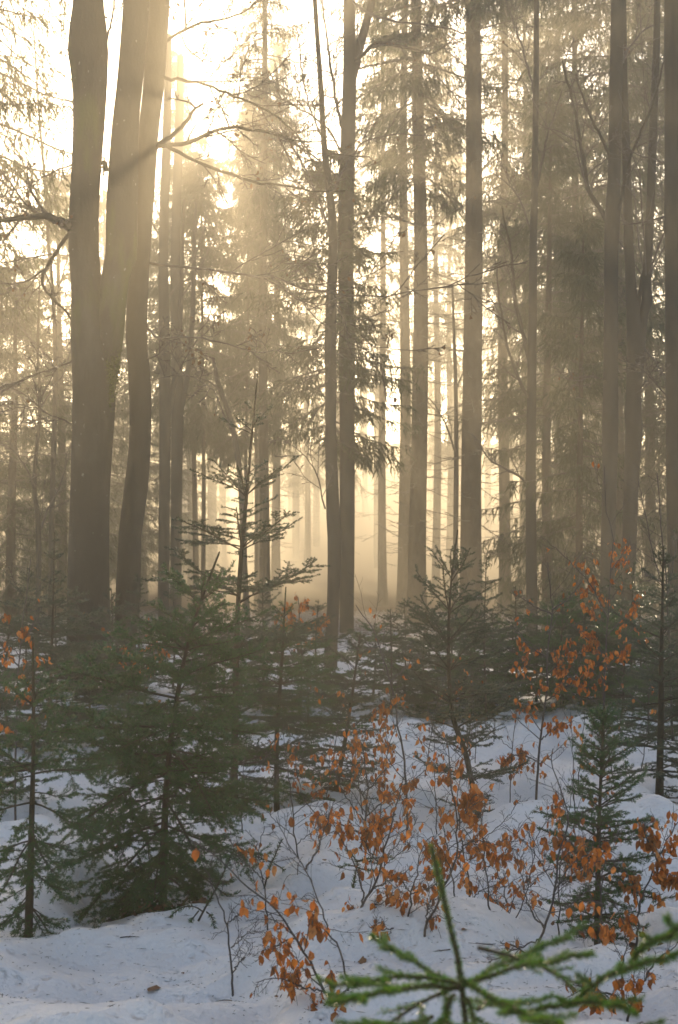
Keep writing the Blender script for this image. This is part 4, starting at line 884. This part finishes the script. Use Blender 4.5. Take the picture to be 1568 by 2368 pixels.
# px, distance, prototype, scale z, scale xy, label (None: one of many alike)
NAMED = [
    (610, 40, 0, .92, .62, 'pale spruce trunk glowing in the sunbeam above the slender fir'),
    (968, 36, 0, 1.0, .95, 'straight hazy spruce with dry side twigs, between the paired trunks and the stout spruce'),
    (935, 43, 4, .92, .7, 'fainter spruce trunk close behind the one with dry side twigs'),
    (1093, 33, 4, .95, .98, 'stout straight spruce, the thickest trunk in the misty middle'),
    (1268, 35, 2, .95, 1.0, 'drooping spruce with long hanging sprays behind the whip-branched beech'),
    (1345, 27, 3, .98, .9, 'young spruce with a pointed top between the two bare beeches'),
    (768, 31, 6, .84, 1.0, 'spruce with shaggy fronds hanging beside the slim curving beech'),
    (885, 55, 0, .95, .7, 'faint spruce trunk deep in the bright mist beside the pale twinned beech'),
    (1425, 36, 1, 1.05, 1.1, 'dense dark spruce crown behind the straight grey beech'),
    (-72, 25, 1, .9, .85, 'spruce at the picture edge whose sprays hang into the bright sky'),
    (450, 46, 6, 1.22, 1.25, 'broad dim spruce in the golden mist under the sun'),
    (1290, 50, 1, 1.0, .8, 'thin faint spruce trunk behind the drooping spruce'),
    (640, 68, 0, 1.0, .9, 'distant spruce whose pointed top stands in the glare beside the sun'),
    (1165, 46, 0, 1.0, .8, 'tall spruce showing its high crown beside the stout trunk'),
    (408, 60, 1, .95, .62, 'pale tall spruce standing in the glare between the sinuous beech and the sun'),
    (603, 60, 1, .90, .75, 'pale spruce in the glare on the other side of the sun'),
    (468, 42, 6, 1.08, .95, 'dark young spruce with its crown directly under the sun'),
    (570, 41, 6, 1.0, .8, 'short dense spruce between the slender fir tip and the sunlit gap'),
    (30, 33, 2, .62, .9, 'dim spruce with spreading sprays behind the crooked young beech'),
]
ANON = [(140, 44, 2, 1.0, 1.1), (-80, 40, 2, .8, 1), (240, 52, 5, .62, 1), (330, 58, 5, .62, .9), (590, 48, 6, 1.40, .9), (1010, 66, 0, 1.0, .8), (1215, 62, 1, 1.2, 1.0), (1330, 43, 5, 1.0, .85),
        (1450, 60, 1, 1.25, 1), (1500, 44, 5, 1, .85), (1610, 42, 5, 1, 1), (-160, 55, 5, .6, 1), (60, 66, 5, .6, 1), (1040, 84, 1, 1.1, 1), (1360, 80, 1, 1.1, 1), (800, 76, 1, .95, .9), (190, 75, 5, .6, 1), (440, 82, 5, .7, .9), (710, 92, 1, .9, 1), (1180, 95, 1, 1.1, 1), (1700, 48, 5, 1.1, 1)]
used = set()


def place(k, px, d, sz, sx, lab, grp, i):
    x = (px - CX) / F * d; loc = (x, d, gz(x, d) - .1); sc = (sx, sx, sz)
    if k in used: return copy_tree(SP[k], loc, i * 2.399, sc, lab, grp)
    used.add(k); o = SP[k]; o.location = loc; o.scale = sc; o['label'] = lab
    if grp: o['group'] = grp
    return o


for i, (px, d, k, sz, sx, lab) in enumerate(NAMED): place(k, px, d, sz, sx, lab, None, i)
for i, (px, d, k, sz, sx) in enumerate(ANON):
    zone = 'behind the forked beech' if px < 345 else 'below the low sun' if px < 730 else 'between the pale twinned beech and the stout trunk' if px < 1100 else 'behind the whip-branched and grey beeches'
    dist = 'dim' if d < 56 else 'ghostly'
    place(k, px, d, sz, sx, f'{dist} spruce dissolving into the fog {zone}', f'{dist} spruces {zone}', i + 30)

# the far wood that closes the view: one mass of crowns, nobody could count it
fw = MB((0, 0, 0)); rng = np.random.default_rng(5)
cr = SP[1].children[2].data if len(SP[1].children) > 2 else SP[1].children[1].data
co = np.empty(len(cr.vertices) * 3, np.float32); cr.vertices.foreach_get('co', co); co = co.reshape(-1, 3)
tri = np.empty(len(cr.polygons) * 3, np.int32); cr.loops.foreach_get('vertex_index', tri); tri = tri.reshape(-1, 3)
mi = np.empty(len(cr.polygons), np.int32); cr.polygons.foreach_get('material_index', mi)
tri = tri[mi == 0][::4]; vv = co[tri].reshape(-1, 3)
for i in range(110):
    d = rng.uniform(104, 178); x = (-.40 + .8 * (i % 42 + rng.random()) / 42) * d; pxx = x / d * F + CX
    hz_ = .66 if 430 < pxx < 1150 else .46
    a = rng.uniform(0, 6.28); c_, s_ = math.cos(a), math.sin(a)
    v = np.stack([vv[:, 0] * c_ - vv[:, 1] * s_, vv[:, 0] * s_ + vv[:, 1] * c_, (vv[:, 2] - 7) * 1.5 * hz_ * rng.uniform(.85, 1.08)], -1)
    c0 = np.repeat(v.reshape(-1, 3, 3).mean(1), 3, 0); v = c0 + (v - c0) * 1.7; v[:, :2] *= 1.4
    fw.add(v + np.array([x, d, gz(x, d)]), np.arange(len(v)).reshape(-1, 3), 0, False)
    g0 = gz(x, d); fw.tubes(np.array([[x, d, g0 - .5], [x, d, g0 + 12], [x, d, g0 + 20 * hz_]]), np.array([.3, .25, .1]), 6, 1)
fo = fw.build('far_wood', [M_CROWN, M_SPRUCEBARK], None, 'stuff'); tag(fo, 'far spruce wood closing the view in the fog', 'wood')

# ------------------------------------------------------------------ litter on the snow
rng = np.random.default_rng(9)
ns = 9500
d = 4.6 + 9 * rng.random(ns) ** 1.4; x = rng.uniform(-.27, .27, ns) * d; cl = vnoise(x * 1.3, d * 1.3, 31) + .6 * vnoise(x * 4, d * 4, 32); kp = cl + rng.uniform(-.35, .35, ns) > -.02; d = d[kp]; x = x[kp]; ns = len(x); z = ground(x, d) + .003
a = rng.uniform(0, 3.14, ns); L = rng.uniform(.004, .012, ns) * np.where(rng.random(ns) < .08, 2.8, 1); w = rng.uniform(.0012, .0022, ns)
dr = np.stack([np.cos(a), np.sin(a), 0 * a], -1); sd = np.stack([-np.sin(a), np.cos(a), 0 * a], -1); p = np.stack([x, d, z], -1)
mb = MB(); up = np.array([0, 0, .0016])
v = np.stack([p - dr * L[:, None], p + sd * w[:, None], p + dr * L[:, None], p - sd * w[:, None], p + up], 1).reshape(-1, 3)
f = (np.array([[0, 1, 4], [1, 2, 4], [2, 3, 4], [3, 0, 4]])[None] + (np.arange(ns) * 5)[:, None, None]).reshape(-1, 3)
mb.add(v, f, 0, False); lo = mb.build('needle_litter', M_SPECK, None, 'stuff'); tag(lo, 'dark specks of fallen needles and bark on the snow', 'litter')


def fallen(px, py, size, label, group=None, n=1, seed=0, flat=True, spread=.0):
    rng = np.random.default_rng(seed + int(px)); d = DG(py); b = P(px, py, d); b[2] = gz(b[0], b[1]) + .006
    mb = MB(b); leaves(mb, rng, b[None] + rng.normal(size=(n, 3)) * np.array([spread, spread, spread * .2]), size, 0, 0, None, flat)
    o = mb.build('fallen_leaf', M_LITTER); tag(o, label, 'leaf', group)


fallen(362, 2277, .075, 'broad brown beech leaf lying flat on the open snow', seed=1)
fallen(345, 2350, .07, 'curled tan beech leaf at the bottom edge of the snow', seed=2)
fallen(170, 2156, .07, 'dark red leaf at the foot of the bright green edge fir', seed=3)
fallen(295, 2325, .035, 'small blackened leaf scrap on the open snow', seed=5)
fallen(421, 2250, .028, 'tiny brown leaf scrap above the broad fallen leaf', seed=6)
fallen(835, 2250, .06, 'pale brown leaf lying beside the close fir', seed=7)
for i, (px, py) in enumerate([(280, 2272), (755, 2040), (1080, 2225), (730, 2030), (1235, 2255), (965, 2060), (985, 2108), (1130, 2245), (900, 2140), (690, 2110), (1200, 2215), (1330, 2240), (1010, 2290), (860, 2125), (640, 2330), (1150, 2290), (1290, 2205), (960, 1790), (1020, 1830), (1180, 1870)]):
    fallen(px, py, .045, 'small withered brown leaf among many on the snow between the saplings', 'small leaves lying on the snow', seed=20 + i)


def heap(px, py, r, n, label, seed):
    rng = np.random.default_rng(seed); d = DG(py); b = P(px, py, d); b[2] = gz(b[0], b[1])
    mb = MB(b); q = rng.normal(size=(n, 2)) * r * .5; pos = np.stack([b[0] + q[:, 0], b[1] + q[:, 1], ground(b[0] + q[:, 0], b[1] + q[:, 1]) + .008 + .03 * rng.random(n)], -1)
    leaves(mb, rng, pos, .06, 0, .1); o = mb.build('leaf_heap', M_LITTER, None, 'stuff'); tag(o, label, 'leaves')


heap(1400, 2140, .20, 130, 'wet brown leaves heaped in the dark hollow under the bushy fir', 1)
heap(985, 2150, .06, 14, 'few brown leaves at the foot of the amber sapling', 2)
heap(380, 2080, .18, 50, 'brown leaves in the hollow under the broad fir', 3)
heap(250, 1965, .1, 24, 'dark leaves in a hollow between the two edge firs', 4)


def dead_twig(label, d, pts, r, seed):
    rng = np.random.default_rng(seed)
    pl = [P(x, y, d) for x, y in pts]
    for q in pl: q[1] = F * CH / max(1, ((CH - q[2]) / d * F)); 
    pl = []
    for (x, y) in pts:
        dd = DG(y); q = P(x, y, dd); q[2] = gz(q[0], q[1]) + r; pl.append(q)
    cur = spl(pl, 16)[None]; mb = MB(pl[0]); R1 = np.linspace(r, r * .4, 16)[None]; mb.tubes(cur, R1, 6, 0, .06, rng)
    B2, R2 = kids(rng, cur, R1, 5, .3, .95, .22, R(45), .05, .12, 5, .7, .6); mb.tubes(B2, R2, 4, 0)
    o = mb.build('fallen_twig', M_SAPBARK); tag(o, label, 'twig')


dead_twig('dark fallen branch lying in front of the broad fir', 6.8, [(252, 2092), (300, 2075), (360, 2065), (414, 2061)], .009, 1)
for i, (px, py) in enumerate([(300, 2200), (520, 2330), (690, 2050), (850, 2290), (1020, 2250), (940, 1990), (1090, 1930), (1280, 2200), (1180, 1960), (620, 2240), (770, 1990), (1400, 2060)]):
    a = i * 2.4; dead_twig('x', 6, [(px - 22 * math.cos(a), py - 7 * math.sin(a)), (px, py), (px + 24 * math.cos(a + .3), py + 8 * math.sin(a + .3))], .0026, 60 + i)
    o = max((q for q in bpy.data.objects if q.get('label') == 'x' and q.get('category') == 'twig'), key=lambda q: q.name); o['label'] = 'short broken twig lying on the snow among the saplings and leaves'; o['group'] = 'short broken twigs on the snow'
dead_twig('thin dead twig on the snow near the close fir leader', 5.6, [(1215, 2216), (1180, 2222), (1130, 2235), (1100, 2240)], .004, 2)

# ------------------------------------------------------------------ haze
hz = MB((0, 0, 0))
X0, X1, Y0, Y1, Z0, Z1 = -200, 200, -60, 190, -2.0, 37.5
v = np.array([(x, y, z) for z in (Z0, Z1) for y in (Y0, Y1) for x in (X0, X1)], float)
f = np.array([(0, 2, 3), (0, 3, 1), (4, 5, 7), (4, 7, 6), (0, 1, 5), (0, 5, 4), (2, 6, 7), (2, 7, 3), (0, 4, 6), (0, 6, 2), (1, 3, 7), (1, 7, 5)])
hz.add(v, f, 0, False)
mh = bpy.data.materials.new('forest_fog'); mh.use_nodes = True; nt = mh.node_tree; nt.nodes.clear()
o_ = nt.nodes.new('ShaderNodeOutputMaterial'); pv = nt.nodes.new('ShaderNodeVolumePrincipled')
pv.inputs['Color'].default_value = (1.0, .90, .72, 1); pv.inputs['Density'].default_value = 0.0075; pv.inputs['Anisotropy'].default_value = 0.58
nt.links.new(pv.outputs[0], o_.inputs['Volume'])
ho = hz.build('haze', mh, None, 'stuff'); tag(ho, 'golden morning fog filling the wood', 'haze')

# ------------------------------------------------------------------ light, sky, camera
SUN = Vector(((485 - CX) / F, 1.0, (HZ - 250) / F)).normalized()
elev = math.asin(SUN.z); azim = math.atan2(SUN.x, SUN.y)
ld = bpy.data.lights.new('sun', 'SUN'); ld.energy = 5.0; ld.angle = R(.5); ld.color = (1, .80, .53)
lo = bpy.data.objects.new('sun', ld); C.objects.link(lo); lo.rotation_euler = SUN.to_track_quat('Z', 'Y').to_euler()
w = bpy.data.worlds.new('World'); bpy.context.scene.world = w; w.use_nodes = True
nt = w.node_tree; sk = nt.nodes.new('ShaderNodeTexSky'); sk.sky_type = 'NISHITA'; sk.sun_disc = False
sk.sun_elevation = elev; sk.sun_rotation = azim; sk.dust_density = 1.0; sk.air_density = 1.0; sk.ozone_density = 1.0
bg = nt.nodes['Background']; bg.inputs['Strength'].default_value = .088; nt.links.new(sk.outputs[0], bg.inputs[0])
cd = bpy.data.cameras.new('camera'); co_ = bpy.data.objects.new('camera', cd); C.objects.link(co_)
co_.location = (0, 0, CH); co_.rotation_euler = (R(90), 0, 0)
cd.sensor_fit = 'VERTICAL'; cd.sensor_height = 36; cd.lens = 36 * F / 2367; cd.shift_y = (HZ - 1183.5) / 2367
cd.clip_start = .05; cd.clip_end = 2000
cd.dof.use_dof = True; cd.dof.focus_distance = 8.8; cd.dof.aperture_fstop = 6.0
sc = bpy.context.scene; sc.camera = co_
sc.view_settings.view_transform = 'Standard'; sc.view_settings.look = 'None'; sc.view_settings.gamma = 1; sc.view_settings.exposure = 1.78
cy = sc.cycles
cy.use_denoising = True
cy.max_bounces = 8; cy.volume_bounces = 0; cy.diffuse_bounces = 3; cy.glossy_bounces = 2; cy.transmission_bounces = 4
cy.sample_clamp_indirect = 6.0
